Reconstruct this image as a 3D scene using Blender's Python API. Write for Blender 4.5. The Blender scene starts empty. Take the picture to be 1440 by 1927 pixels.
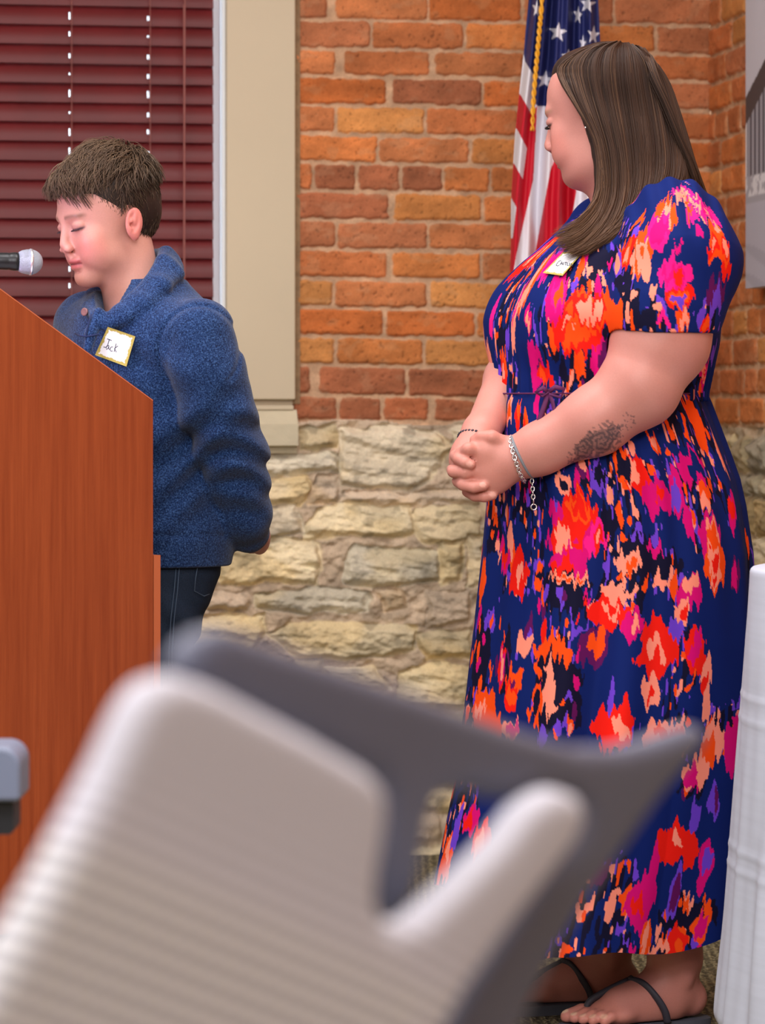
import bpy, bmesh, math, random
import numpy as np
from mathutils import Vector, Matrix
R = math.radians
scene = bpy.context.scene
COL = scene.collection
CH = 1.06            # camera height
F = 6000.0           # focal length in pixels of the 1440x1927 frame
HZ = 760.0           # horizon row

# ------------------------------------------------------------------ camera
cam_d = bpy.data.cameras.new('camera'); cam = bpy.data.objects.new('camera', cam_d); COL.objects.link(cam)
cam.location = (0, 0, CH); cam.rotation_euler = (R(90), 0, 0)
cam_d.sensor_fit = 'VERTICAL'; cam_d.sensor_height = 24.0
cam_d.lens = F / 1927 * 24.0
cam_d.shift_y = -(963.5 - HZ) / 1927
cam_d.clip_start = 0.05; cam_d.clip_end = 100
cam_d.dof.use_dof = True; cam_d.dof.focus_distance = 5.45; cam_d.dof.aperture_fstop = 4.8
scene.camera = cam
scene.view_settings.view_transform = 'Standard'; scene.view_settings.look = 'None'
scene.view_settings.gamma = 1; scene.view_settings.use_curve_mapping = False
scene.view_settings.exposure = -0.06

# ------------------------------------------------------------------ sky beyond the window
w = bpy.data.worlds.new('sky'); scene.world = w; w.use_nodes = True
bg = w.node_tree.nodes['Background']; bg.inputs[0].default_value = (0.80, 0.90, 1.0, 1); bg.inputs[1].default_value = 5.0

# ------------------------------------------------------------------ assumed ceiling lamps and side daylight, all unseen, and added fill lights
def area(name, loc, size, sy, power, color, target=None):
    l = bpy.data.lights.new(name, 'AREA'); l.shape = 'RECTANGLE'; l.size = size; l.size_y = sy
    l.energy = power; l.color = color
    o = bpy.data.objects.new(name, l); COL.objects.link(o); o.location = loc
    if target is not None:
        d = Vector(target) - Vector(loc); o.rotation_euler = d.to_track_quat('-Z', 'Y').to_euler()
    return o
LW = (1.0, 0.965, 0.96)
area('assumed_ceiling_lamp', (-1.3, 4.9, 3.12), 1.2, 1.2, 50, LW)  # ceiling lamps out of view, assumed from the soft overhead light
area('assumed_ceiling_lamp', (0.3, 5.0, 3.12), 1.2, 1.2, 44, LW)
area('assumed_ceiling_lamp', (-1.2, 2.2, 3.12), 1.2, 1.2, 46, LW)
area('assumed_ceiling_lamp', (0.3, 2.2, 3.12), 1.0, 1.2, 46, LW)
area('assumed_side_daylight', (-3.0, 1.2, 1.8), 1.6, 1.8, 26, (0.80, 0.88, 1.0), (0.2, 5.5, 1.0))  # assumed daylight from an unseen side opening, no window modelled there
area('assumed_ceiling_lamp', (-0.5, -0.8, 3.0), 2.0, 1.2, 62, LW, (0, 4.5, 0.9))
area('feet_fill_light', (-0.1, 2.5, 1.95), 0.7, 0.5, 24, (1.0, 0.97, 0.97), (0.5, 5.4, 0.2))  # fill light added to brighten the feet and hem, no real fixture
area('assumed_ceiling_lamp', (-0.3, 0.3, 3.12), 1.2, 1.2, 26, LW)  # extra lamp added to brighten the pale back of the near chair

# ------------------------------------------------------------------ helpers
def P(px, py, d):
    return Vector(((px - 720) / F * d, d, CH + (HZ - py) / F * d))

def tag(o, label=None, cat=None, group=None, kind=None):
    if label: o['label'] = label
    if cat: o['category'] = cat
    if group: o['group'] = group
    if kind: o['kind'] = kind
    return o

def empty(name, loc, label, cat, group=None, rot=(0, 0, 0)):
    o = bpy.data.objects.new(name, None); COL.objects.link(o); o.location = loc; o.rotation_euler = rot
    o.empty_display_size = 0.1
    bpy.context.view_layer.update()
    return tag(o, label, cat, group)

def link(name, me, mats, parent=None, smooth=True):
    """mesh made in world coordinates; parented keeping its place"""
    o = bpy.data.objects.new(name, me); COL.objects.link(o)
    if mats is not None:
        for m in (mats if isinstance(mats, (list, tuple)) else [mats]): me.materials.append(m)
    if smooth: me.shade_smooth()
    if parent is not None:
        bpy.context.view_layer.update()
        o.parent = parent
        o.matrix_parent_inverse = parent.matrix_world.inverted()
    return o

def raw_mesh(name, V, Fq):
    V = np.asarray(V, dtype=np.float32).reshape(-1, 3)
    me = bpy.data.meshes.new(name)
    if isinstance(Fq, np.ndarray):
        n, k = Fq.shape
        me.vertices.add(len(V)); me.vertices.foreach_set('co', V.ravel())
        me.loops.add(n * k); me.loops.foreach_set('vertex_index', Fq.astype(np.int32).ravel())
        me.polygons.add(n); me.polygons.foreach_set('loop_start', np.arange(0, n * k, k, dtype=np.int32))
        me.update(calc_edges=True)
    else:
        me.from_pydata([tuple(v) for v in V], [], Fq)
    me.validate()
    return me

def set_col(me, C, name='Col'):
    """C: per-vertex sRGB 0..1 -> stored linear"""
    C = np.clip(np.asarray(C, dtype=np.float64), 0, 1)
    L = np.where(C <= 0.04045, C / 12.92, ((C + 0.055) / 1.055) ** 2.4)
    a = me.color_attributes.new(name, 'FLOAT_COLOR', 'POINT')
    A = np.ones((len(me.vertices), 4), dtype=np.float32); A[:, :3] = L
    a.data.foreach_set('color', A.ravel())

def s2l(c):
    c = c / 255.0
    return c / 12.92 if c <= 0.04045 else ((c + 0.055) / 1.055) ** 2.4
def RGB(r, g, b): return (s2l(r), s2l(g), s2l(b), 1)

class MB:
    """collects simple solids into one mesh"""
    def __init__(s): s.bm = bmesh.new()
    def box(s, lo, hi, M=None, bevel=0.0, seg=2):
        lo, hi = Vector(lo), Vector(hi)
        r = bmesh.ops.create_cube(s.bm, size=1.0)
        vs = r['verts']
        for v in vs: v.co = Vector([(lo[i] + hi[i]) / 2 + v.co[i] * (hi[i] - lo[i]) for i in range(3)])
        if bevel > 0:
            es = list({e for v in vs for e in v.link_edges})
            g = bmesh.ops.bevel(s.bm, geom=es, offset=bevel, segments=seg, profile=0.5, affect='EDGES')
            vs = list({v for f in g['faces'] for v in f.verts} | {v for v in vs if v.is_valid})
        if M is not None:
            for v in vs: v.co = M @ v.co
        return vs
    def tube(s, pts, rad, n=10, cap=True, flat=1.0, up=None):
        pts = [Vector(p) for p in pts]; m = len(pts)
        rr = rad if isinstance(rad, (list, tuple)) else [rad] * m
        rings = []; prev = None
        for i, p in enumerate(pts):
            t = (pts[min(i + 1, m - 1)] - pts[max(i - 1, 0)]).normalized()
            if prev is None:
                a = Vector(up) if up is not None else (Vector((0, 0, 1)) if abs(t.z) < 0.9 else Vector((1, 0, 0)))
            else: a = prev
            a = (a - t * a.dot(t)).normalized(); b = t.cross(a); prev = a
            rings.append([s.bm.verts.new(p + (a * math.cos(2 * math.pi * k / n) * flat + b * math.sin(2 * math.pi * k / n)) * rr[i]) for k in range(n)])
        for i in range(m - 1):
            for k in range(n):
                s.bm.faces.new((rings[i][k], rings[i][(k + 1) % n], rings[i + 1][(k + 1) % n], rings[i + 1][k]))
        if cap:
            s.bm.faces.new(rings[0][::-1]); s.bm.faces.new(rings[-1])
        return rings
    def sphere(s, c, r, u=16, v=10, M=None):
        g = bmesh.ops.create_uvsphere(s.bm, u_segments=u, v_segments=v, radius=1.0)
        r = (r, r, r) if not isinstance(r, (tuple, list)) else r
        for x in g['verts']:
            q = Vector((x.co.x * r[0], x.co.y * r[1], x.co.z * r[2]))
            if M is not None: q = M @ q
            x.co = q + Vector(c)
    def prism(s, pts, off):
        """closed outline (Vectors) extruded by vector off"""
        off = Vector(off)
        a = [s.bm.verts.new(Vector(p)) for p in pts]; b = [s.bm.verts.new(Vector(p) + off) for p in pts]
        n = len(a)
        s.bm.faces.new(a[::-1]); s.bm.faces.new(b)
        for i in range(n): s.bm.faces.new((a[i], a[(i + 1) % n], b[(i + 1) % n], b[i]))
    def lathe(s, prof, c, axis, n=24):
        """prof: list of (along, radius)"""
        ax = Vector(axis).normalized(); a = ax.orthogonal().normalized(); b = ax.cross(a); c = Vector(c)
        rings = [[s.bm.verts.new(c + ax * h + (a * math.cos(2 * math.pi * k / n) + b * math.sin(2 * math.pi * k / n)) * max(r, 1e-5)) for k in range(n)] for h, r in prof]
        for i in range(len(rings) - 1):
            for k in range(n): s.bm.faces.new((rings[i][k], rings[i][(k + 1) % n], rings[i + 1][(k + 1) % n], rings[i + 1][k]))
        s.bm.faces.new(rings[0][::-1]); s.bm.faces.new(rings[-1])
    def build(s, name, mat, parent=None, smooth=False, kind=None):
        bmesh.ops.recalc_face_normals(s.bm, faces=s.bm.faces[:])
        me = bpy.data.meshes.new(name); s.bm.to_mesh(me); s.bm.free()
        o = link(name, me, mat, parent, smooth)
        if kind: o['kind'] = kind
        return o

# ---- noise
def _h(ix, iy, iz, seed):
    n = (ix.astype(np.int64) * 374761393 + iy.astype(np.int64) * 668265263 + iz.astype(np.int64) * 2147483647 + seed * 1274126177) & 0xFFFFFFFF
    n = ((n ^ (n >> 13)) * 1274126177) & 0xFFFFFFFF
    n = (n ^ (n >> 16)) & 0xFFFFFFFF
    return (n / 4294967295.0).astype(np.float32)
def noise3(x, y, z, seed=0):
    x, y, z = np.broadcast_arrays(np.asarray(x, np.float32), np.asarray(y, np.float32), np.asarray(z, np.float32))
    fx, fy, fz = np.floor(x), np.floor(y), np.floor(z)
    tx, ty, tz = x - fx, y - fy, z - fz
    tx = tx * tx * (3 - 2 * tx); ty = ty * ty * (3 - 2 * ty); tz = tz * tz * (3 - 2 * tz)
    out = 0
    for a in (0, 1):
        wx = tx if a else 1 - tx
        for b in (0, 1):
            wy = ty if b else 1 - ty
            for c in (0, 1):
                wz = tz if c else 1 - tz
                out = out + wx * wy * wz * _h(fx + a, fy + b, fz + c, seed)
    return out * 2 - 1
def noise2(x, y, seed=0):
    x, y = np.broadcast_arrays(np.asarray(x, np.float32), np.asarray(y, np.float32))
    fx, fy = np.floor(x), np.floor(y); tx, ty = x - fx, y - fy
    tx = tx * tx * (3 - 2 * tx); ty = ty * ty * (3 - 2 * ty); z0 = np.zeros_like(fx)
    out = 0
    for a in (0, 1):
        for b in (0, 1):
            out = out + (tx if a else 1 - tx) * (ty if b else 1 - ty) * _h(fx + a, fy + b, z0, seed)
    return out * 2 - 1
def fbm2(x, y, oct=4, seed=0):
    s, a, f = 0, 0.5, 1.0
    for i in range(oct): s = s + a * noise2(x * f, y * f, seed + i * 17); a *= 0.5; f *= 2.03
    return s
def fbm3(x, y, z, oct=3, seed=0):
    s, a, f = 0, 0.5, 1.0
    for i in range(oct): s = s + a * noise3(x * f, y * f, z * f, seed + i * 17); a *= 0.5; f *= 2.03
    return s
def sstep(a, b, x):
    t = np.clip((x - a) / (b - a), 0, 1); return t * t * (3 - 2 * t)

# ---- materials
def mat(name, color=(0.8, 0.8, 0.8, 1), rough=0.6, metal=0.0, vcol=None, noise=None, bump=None, spec=0.5, coat=0.0, sss=0.0, sheen=0.0, emis=0.0, var=0.0):
    """noise=(scale, amount) value variation; bump=(scale, strength, distance)"""
    m = bpy.data.materials.new(name); m.use_nodes = True
    nt = m.node_tree; b = nt.nodes['Principled BSDF']; L = nt.links
    b.inputs['Roughness'].default_value = rough; b.inputs['Metallic'].default_value = metal
    b.inputs['Specular IOR Level'].default_value = spec
    b.inputs['Coat Weight'].default_value = coat
    b.inputs['Sheen Weight'].default_value = sheen
    if sss > 0:
        b.inputs['Subsurface Weight'].default_value = sss
        b.inputs['Subsurface Radius'].default_value = (0.012, 0.004, 0.002)
        b.inputs['Subsurface Scale'].default_value = 1.0
    tc = nt.nodes.new('ShaderNodeTexCoord')
    if vcol:
        a = nt.nodes.new('ShaderNodeAttribute'); a.attribute_name = vcol; src = a.outputs['Color']
    else:
        c = nt.nodes.new('ShaderNodeRGB'); c.outputs[0].default_value = color; src = c.outputs[0]
    if noise:
        n = nt.nodes.new('ShaderNodeTexNoise'); n.inputs['Scale'].default_value = noise[0]; n.inputs['Detail'].default_value = 4
        L.new(tc.outputs['Object'], n.inputs['Vector'])
        mr = nt.nodes.new('ShaderNodeMapRange'); mr.inputs[1].default_value = 0.3; mr.inputs[2].default_value = 0.7
        mr.inputs[3].default_value = 1 - noise[1]; mr.inputs[4].default_value = 1 + noise[1]
        L.new(n.outputs['Fac'], mr.inputs[0])
        mx = nt.nodes.new('ShaderNodeVectorMath'); mx.operation = 'SCALE'
        L.new(src, mx.inputs[0]); L.new(mr.outputs[0], mx.inputs['Scale']); src = mx.outputs[0]
    L.new(src, b.inputs['Base Color'])
    if bump:
        n = nt.nodes.new('ShaderNodeTexNoise'); n.inputs['Scale'].default_value = bump[0]; n.inputs['Detail'].default_value = 5
        L.new(tc.outputs['Object'], n.inputs['Vector'])
        bp = nt.nodes.new('ShaderNodeBump'); bp.inputs['Strength'].default_value = bump[1]; bp.inputs['Distance'].default_value = bump[2]
        L.new(n.outputs['Fac'], bp.inputs['Height']); L.new(bp.outputs[0], b.inputs['Normal'])
    if emis > 0:
        b.inputs['Emission Color'].default_value = color; b.inputs['Emission Strength'].default_value = emis
    return m
# ================================================================== the room
TH = R(9); CT, ST, TT = math.cos(TH), math.sin(TH), math.tan(TH)
WD = 7.5                                   # wall distance on the camera axis
NRM = np.array((ST, -CT, 0.0)); UDIR = np.array((CT, ST, 0.0))
def wpx(px, py):
    """photo point on the back wall -> wall coordinates (u, z)"""
    px = np.asarray(px, float); py = np.asarray(py, float)
    a = (px - 720) / F; y = WD / (1 - a * TT)
    return a * y / CT, CH + (HZ - py) / F * y
def wall_pt(u, z, h=0.0):
    return Vector((u * CT + h * ST, WD + u * ST - h * CT, z))
UC = float(wpx(1337, 700)[0])               # the corner
CORNER = wall_pt(UC, 0)
U_CAS0, U_CAS1 = float(wpx(424, 400)[0]), float(wpx(553, 400)[0])
Z_SILL = float(wpx(490, 762)[1]); Z_ST = float(wpx(565, 800)[1])

def heightfield(name, us, zs, H, C, to3, drop=None):
    nu, nz = len(us), len(zs)
    U, Z = np.meshgrid(us, zs, indexing='ij')
    V = to3(U, Z, H)
    idx = np.arange(nu * nz).reshape(nu, nz)
    q = np.stack([idx[:-1, :-1], idx[1:, :-1], idx[1:, 1:], idx[:-1, 1:]], -1)
    if drop is not None:
        um = (us[:-1] + us[1:]) / 2; zm = (zs[:-1] + zs[1:]) / 2
        keep = ~drop(*np.meshgrid(um, zm, indexing='ij')); q = q[keep]
    q = q.reshape(-1, 4)
    me = raw_mesh(name, V.reshape(-1, 3), q)
    if len(me.vertices) == nu * nz: set_col(me, C.reshape(-1, 3))
    return me

MORT = np.array((194, 158, 126)) / 255.0
BRICKS = np.array([(204,126,70),(200,121,68),(206,134,74),(196,122,76),(186,116,78),(202,114,60),(206,140,80),(194,116,70)]) / 255.0

def paint_brick(us, zs, H, C, cor, col, seed, depth=0.007, rnd=0.009):
    """cor: four (u,z) corners TL,TR,BR,BL"""
    cu = [c[0] for c in cor]; cz = [c[1] for c in cor]
    i0, i1 = np.searchsorted(us, min(cu) - 0.012), np.searchsorted(us, max(cu) + 0.012)
    j0, j1 = np.searchsorted(zs, min(cz) - 0.012), np.searchsorted(zs, max(cz) + 0.012)
    if i1 - i0 < 2 or j1 - j0 < 2: return
    U, Z = np.meshgrid(us[i0:i1], zs[j0:j1], indexing='ij')
    U2 = U + fbm2(U * 70, Z * 70, 3, seed) * 0.0050; Z2 = Z + fbm2(U * 60, Z * 60, 3, seed + 5) * 0.0050
    tl, tr, br, bl = cor
    f = (U2 - tl[0]) / max(tr[0] - tl[0], 1e-4)
    top = tl[1] + (tr[1] - tl[1]) * f; bot = bl[1] + (br[1] - bl[1]) * f
    g = (Z2 - bl[1]) / max(tl[1] - bl[1], 1e-4)
    lef = bl[0] + (tl[0] - bl[0]) * g; rig = br[0] + (tr[0] - br[0]) * g
    dx = np.minimum(U2 - lef, rig - U2); dz = np.minimum(top - Z2, Z2 - bot)
    # rounded-corner inside distance
    d = np.minimum(dx, dz)
    cornr = (dx < rnd) & (dz < rnd)
    d = np.where(cornr, rnd - np.sqrt((rnd - dx) ** 2 + (rnd - dz) ** 2), d)
    m = sstep(-0.0005, 0.0030, d)
    rough = fbm2(U * 90, Z * 90, 4, seed + 9) * 0.0022 + fbm2(U * 18, Z * 30, 2, seed + 2) * 0.003
    pit = sstep(0.70, 0.84, noise2(U * 190, Z * 210, seed + 31)) * 0.003
    h = depth * sstep(-0.0005, 0.006, d) + rough - pit
    base = col[None, None] * (1 + 0.10 * fbm2(U * 14, Z * 25, 3, seed + 40)[..., None] * 2)
    base = base * (1 - 0.22 * (pit / 0.003))[..., None]
    dust = sstep(0.45, 0.8, fbm2(U * 25, Z * 40, 3, seed + 77) * 2)[..., None] * 0.20
    base = base * (1 - dust) + MORT * dust
    m3 = m[..., None]
    C[i0:i1, j0:j1] = C[i0:i1, j0:j1] * (1 - m3) + base * m3
    H[i0:i1, j0:j1] = np.where(m > 0.01, H[i0:i1, j0:j1] * (1 - m) + h * m, H[i0:i1, j0:j1])

def dseg_poly(U, Z, poly):
    """signed distance to polygon, positive inside"""
    n = len(poly); d = np.full(U.shape, 1e9, np.float32); ins = np.zeros(U.shape, bool)
    for i in range(n):
        x0, y0 = poly[i]; x1, y1 = poly[(i + 1) % n]
        ex, ey = x1 - x0, y1 - y0; wx, wy = U - x0, Z - y0
        t = np.clip((wx * ex + wy * ey) / (ex * ex + ey * ey + 1e-12), 0, 1)
        d = np.minimum(d, (wx - ex * t) ** 2 + (wy - ey * t) ** 2)
        if abs(ey) > 1e-9:
            c = ((y0 <= Z) != (y1 <= Z)) & (U < (x1 - x0) * (Z - y0) / ey + x0)
            ins ^= c
    d = np.sqrt(d)
    return np.where(ins, d, -d)

def paint_stone(us, zs, H, C, poly, col, seed, depth=0.022, grow=0.007):
    poly = [(float(a), float(b)) for a, b in poly]
    cu = [c[0] for c in poly]; cz = [c[1] for c in poly]
    i0, i1 = np.searchsorted(us, min(cu) - 0.02), np.searchsorted(us, max(cu) + 0.02)
    j0, j1 = np.searchsorted(zs, min(cz) - 0.02), np.searchsorted(zs, max(cz) + 0.02)
    if i1 - i0 < 2 or j1 - j0 < 2: return
    U, Z = np.meshgrid(us[i0:i1], zs[j0:j1], indexing='ij')
    U2 = U + fbm2(U * 22, Z * 22, 3, seed) * 0.020; Z2 = Z + fbm2(U * 22, Z * 26, 3, seed + 5) * 0.014
    d = dseg_poly(U2, Z2, poly) + grow
    m = sstep(-0.001, 0.004, d)
    k = sstep(-0.001, 0.020, d)
    # strata ledges: stretched noise quantised into steps
    st = fbm2(U * 7, Z * 34 + U * 6, 4, seed + 9)
    led = np.floor(st * 7) / 7 + (st * 7 - np.floor(st * 7)) ** 3 / 7
    h = depth * k + led * 0.020 * k + fbm2(U * 70, Z * 100, 4, seed + 3) * 0.0055
    base = col[None, None] * (1 + 0.12 * fbm2(U * 9, Z * 22, 4, seed + 40)[..., None] * 2)
    yel = sstep(0.0, 0.5, fbm2(U * 6, Z * 9, 3, seed + 50) * 2)[..., None] * 0.35
    base = base * (1 - yel) + base * np.array((1.02, 0.95, 0.78)) * yel
    grim = sstep(0.35, 0.85, fbm2(U * 30, Z * 60, 3, seed + 60) * 2)[..., None] * 0.16
    base = base * (1 - grim)
    m3 = m[..., None]
    C[i0:i1, j0:j1] = C[i0:i1, j0:j1] * (1 - m3) + base * m3
    H[i0:i1, j0:j1] = np.where(m > 0.01, np.maximum(H[i0:i1, j0:j1], -0.01) * (1 - m) + h * m, H[i0:i1, j0:j1])

def build_back_wall():
    rng = random.Random(4)
    fine = 0.0028
    us = np.concatenate([np.arange(-1.75, -0.52, 0.012), np.arange(-0.52, UC + 0.01, fine)]); us[-1] = UC + 0.008
    zs = np.concatenate([np.arange(-0.01, 0.35, 0.009), np.arange(0.35, 2.1, fine), np.arange(2.1, 3.24, 0.02)])
    U, Z = np.meshgrid(us, zs, indexing='ij')
    H = (fbm2(U * 45, Z * 45, 4, 3) * 0.0035).astype(np.float32)
    mort = MORT[None, None] * (1 + 0.20 * fbm2(U * 30, Z * 40, 4, 8)[..., None])
    smort = np.array((192, 172, 148)) / 255.0 * (1 + 0.28 * fbm2(U * 26, Z * 30, 4, 18)[..., None])
    sm = (Z < Z_ST + 0.006 + 0.01 * noise2(U * 20, Z * 0 + 3, 5))
    C = np.where(sm[..., None], smort, mort)
    H = np.where(sm, fbm2(U * 28, Z * 34, 5, 21) * 0.020 + 0.009, H)
    # -- brick rows: (y at x=565, joint list)
    rows = [(-18, [622, 806, 983, 1156]), (36, [698, 875, 1060, 1234]), (91, [640, 812, 985, 1160, 1225]),
            (142, [731, 908, 1075, 1250]), (197, [632, 800, 978, 1155]), (252, [711, 884, 1060, 1240]),
            (306, [590, 672, 753, 835, 922, 1003, 1085, 1170, 1255]), (359, [736, 908, 1080, 1255]), (414, [633, 806, 985, 1160]),
            (468, [734, 906, 1080, 1250]), (523, [628, 806, 980, 1150]), (578, [724, 895, 1070, 1240]),
            (632, [631, 798, 975, 1150]), (687, [592, 765, 940, 1115, 1290]), (743, [636, 720, 812, 897, 985, 1075, 1165, 1250])]
    wide = {622: 17, 640: 16, 731: 12, 592: 17, 812: 11, 820: 11, 736: 9, 734: 9}
    brown = {(6, 2), (6, 3), (6, 1), (13, 0), (13, 1), (13, 2), (3, 1), (7, 0), (14, 0), (14, 1), (14, 3), (14, 4)}
    def yy(y0, x): return y0 + (x - 565) * 0.017
    for r, (y0, js) in enumerate(rows):
        y1 = rows[r + 1][0] if r + 1 < len(rows) else 791
        edges = [553] + js + [1352]
        for k in range(len(edges) - 1):
            xa, xb = edges[k], edges[k + 1]
            ga = wide.get(xa, 4) / 2 + rng.uniform(-1, 1.2); gb = wide.get(xb, 4) / 2 + rng.uniform(-1, 1.2)
            if k == 0: ga = 0
            xa += ga; xb -= gb
            t0, t1, b0, b1 = [rng.uniform(1.6, 4.4) for _ in range(4)]
            cor = [wpx(xa, yy(y0, xa) + t0), wpx(xb, yy(y0, xb) + t1), wpx(xb, yy(y1, xb) - b1), wpx(xa, yy(y1, xa) - b0)]
            col = BRICKS[rng.randrange(len(BRICKS))] * rng.uniform(0.95, 1.05)
            if (r, k) in brown: col = np.array((168, 102, 70)) / 255 * rng.uniform(0.93, 1.07)
            elif r >= 13: col = np.array((178, 104, 68)) / 255 * rng.uniform(0.95, 1.05)
            paint_brick(us, zs, H, C, cor, col, 100 + r * 20 + k)
    # generic courses above the frame
    zt = float(wpx(565, -22)[1]); r = 0
    while zt < 3.2:
        u = -1.8 - rng.uniform(0, 0.1) + (0.107 if r % 2 else 0)
        while u < UC:
            paint_brick(us, zs, H, C, [(u + .004, zt + .062), (u + .208, zt + .062), (u + .208, zt + .004), (u + .004, zt + .004)],
                        BRICKS[rng.randrange(len(BRICKS))], 900 + r * 30)
            u += 0.215
        zt += 0.0675; r += 1
    # -- stones
    T = np.array((206, 192, 160)) / 255; T2 = np.array((200, 188, 164)) / 255; G = np.array((194, 186, 166)) / 255; Y = np.array((204, 188, 154)) / 255
    PK = np.array((194, 176, 154)) / 255
    S = [([(563,803),(627,801),(627,842),(600,848),(563,846)], Y), ([(638,810),(700,804),(826,812),(842,845),(806,900),(760,926),(690,918),(640,905)], T2),
         ([(846,812),(866,806),(872,838),(856,842)], T2), ([(470,866),(560,858),(630,860),(632,888),(560,892),(470,890)], G),
         ([(470,900),(575,898),(590,930),(560,948),(470,946)], Y), ([(598,900),(634,896),(636,944),(580,946)], PK), ([(644,925),(760,934),(905,915),(905,945),(700,950),(642,946)], PK),
         ([(570,1010),(600,962),(640,952),(771,956),(776,1000),(760,1012),(650,1006)], T), ([(780,956),(840,950),(915,960),(915,1012),(800,1022),(782,1000)], Y),
         ([(470,958),(560,952),(565,1000),(500,1010),(470,1000)], T2), ([(405,1060),(430,1026),(520,1016),(600,1022),(604,1060),(596,1098),(500,1094),(420,1100)], T),
         ([(643,1050),(668,1028),(822,1036),(826,1090),(740,1100),(655,1096)], G), ([(832,1020),(870,1016),(875,1050),(866,1096),(836,1098)], T),
         ([(880,1010),(930,1010),(930,1090),(882,1100)], T2), ([(380,1126),(420,1116),(470,1120),(470,1150),(385,1150)], PK), ([(478,1120),(600,1112),(690,1118),(694,1148),(560,1150),(480,1142)], G),
         ([(705,1112),(760,1110),(770,1140),(720,1150)], PK), ([(800,1118),(880,1112),(890,1170),(810,1178)], PK), ([(340,1226),(360,1165),(420,1154),(500,1160),(500,1190),(470,1230)], T),
         ([(505,1190),(560,1172),(720,1174),(776,1186),(778,1226),(700,1238),(560,1240)], T), ([(790,1196),(880,1186),(900,1236),(800,1240)], Y),
         ([(600,1262),(700,1252),(735,1300),(600,1310)], T2), ([(745,1262),(820,1250),(880,1256),(885,1330),(750,1340)], T), ([(905,1120),(1000,1110),(1000,1230),(905,1240)], T2),
         ([(745,1352),(880,1345),(885,1400),(745,1400)], Y), ([(600,1325),(735,1320),(735,1400),(600,1400)], T)]
    for i, (pl, c) in enumerate(S):
        paint_stone(us, zs, H, C, [wpx(x, y) for x, y in pl], c * rng.uniform(1.03, 1.12), 500 + i * 13)
    # generic rubble elsewhere
    cols = [T, T2, G, Y, PK]
    def fill(x0, x1, y0, y1):
        y = y0
        while y < y1:
            hh = rng.choice([34, 46, 60, 76]); x = x0 + rng.uniform(-60, 20)
            while x < x1:
                ww = rng.choice([60, 90, 130, 190]); g = 5
                j = lambda: rng.uniform(-5, 5)
                pl = [(x+g+j(), y+g+j()), (x+ww/2, y+g+j()), (x+ww-g+j(), y+g+j()), (x+ww-g+j(), y+hh/2), (x+ww-g+j(), y+hh-g+j()), (x+ww/2, y+hh-g+j()), (x+g+j(), y+hh-g+j())]
                pl = [(min(max(a, x0), x1), b) for a, b in pl]
                if x + ww > x0 + 15: paint_stone(us, zs, H, C, [wpx(a, b) for a, b in pl], rng.choice(cols) * rng.uniform(0.98, 1.12), rng.randrange(9999))
                x += ww
            y += hh
    fill(-700, 340, 850, 1610); fill(340, 1345, 1405, 1610); fill(340, 600, 1240, 1405); fill(905, 1345, 806, 1405)
    fill(345, 470, 850, 1010)
    def drop(um, zm):
        return (um < U_CAS0 + 0.1) & (zm > Z_SILL - 0.04) & (zm < 2.75)
    def to3(U, Z, H):
        return np.stack([U * CT + H * ST, WD + U * ST - H * CT, Z], -1)
    me = heightfield('wall_back', us, zs, H, C, to3, drop)
    m = mat('brick_and_stone', vcol='Col', rough=0.9, noise=(220, 0.10), bump=(400, 0.35, 0.0015), spec=0.25)
    o = link('wall_back', me, m); tag(o, kind='structure')
build_back_wall()

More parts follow.
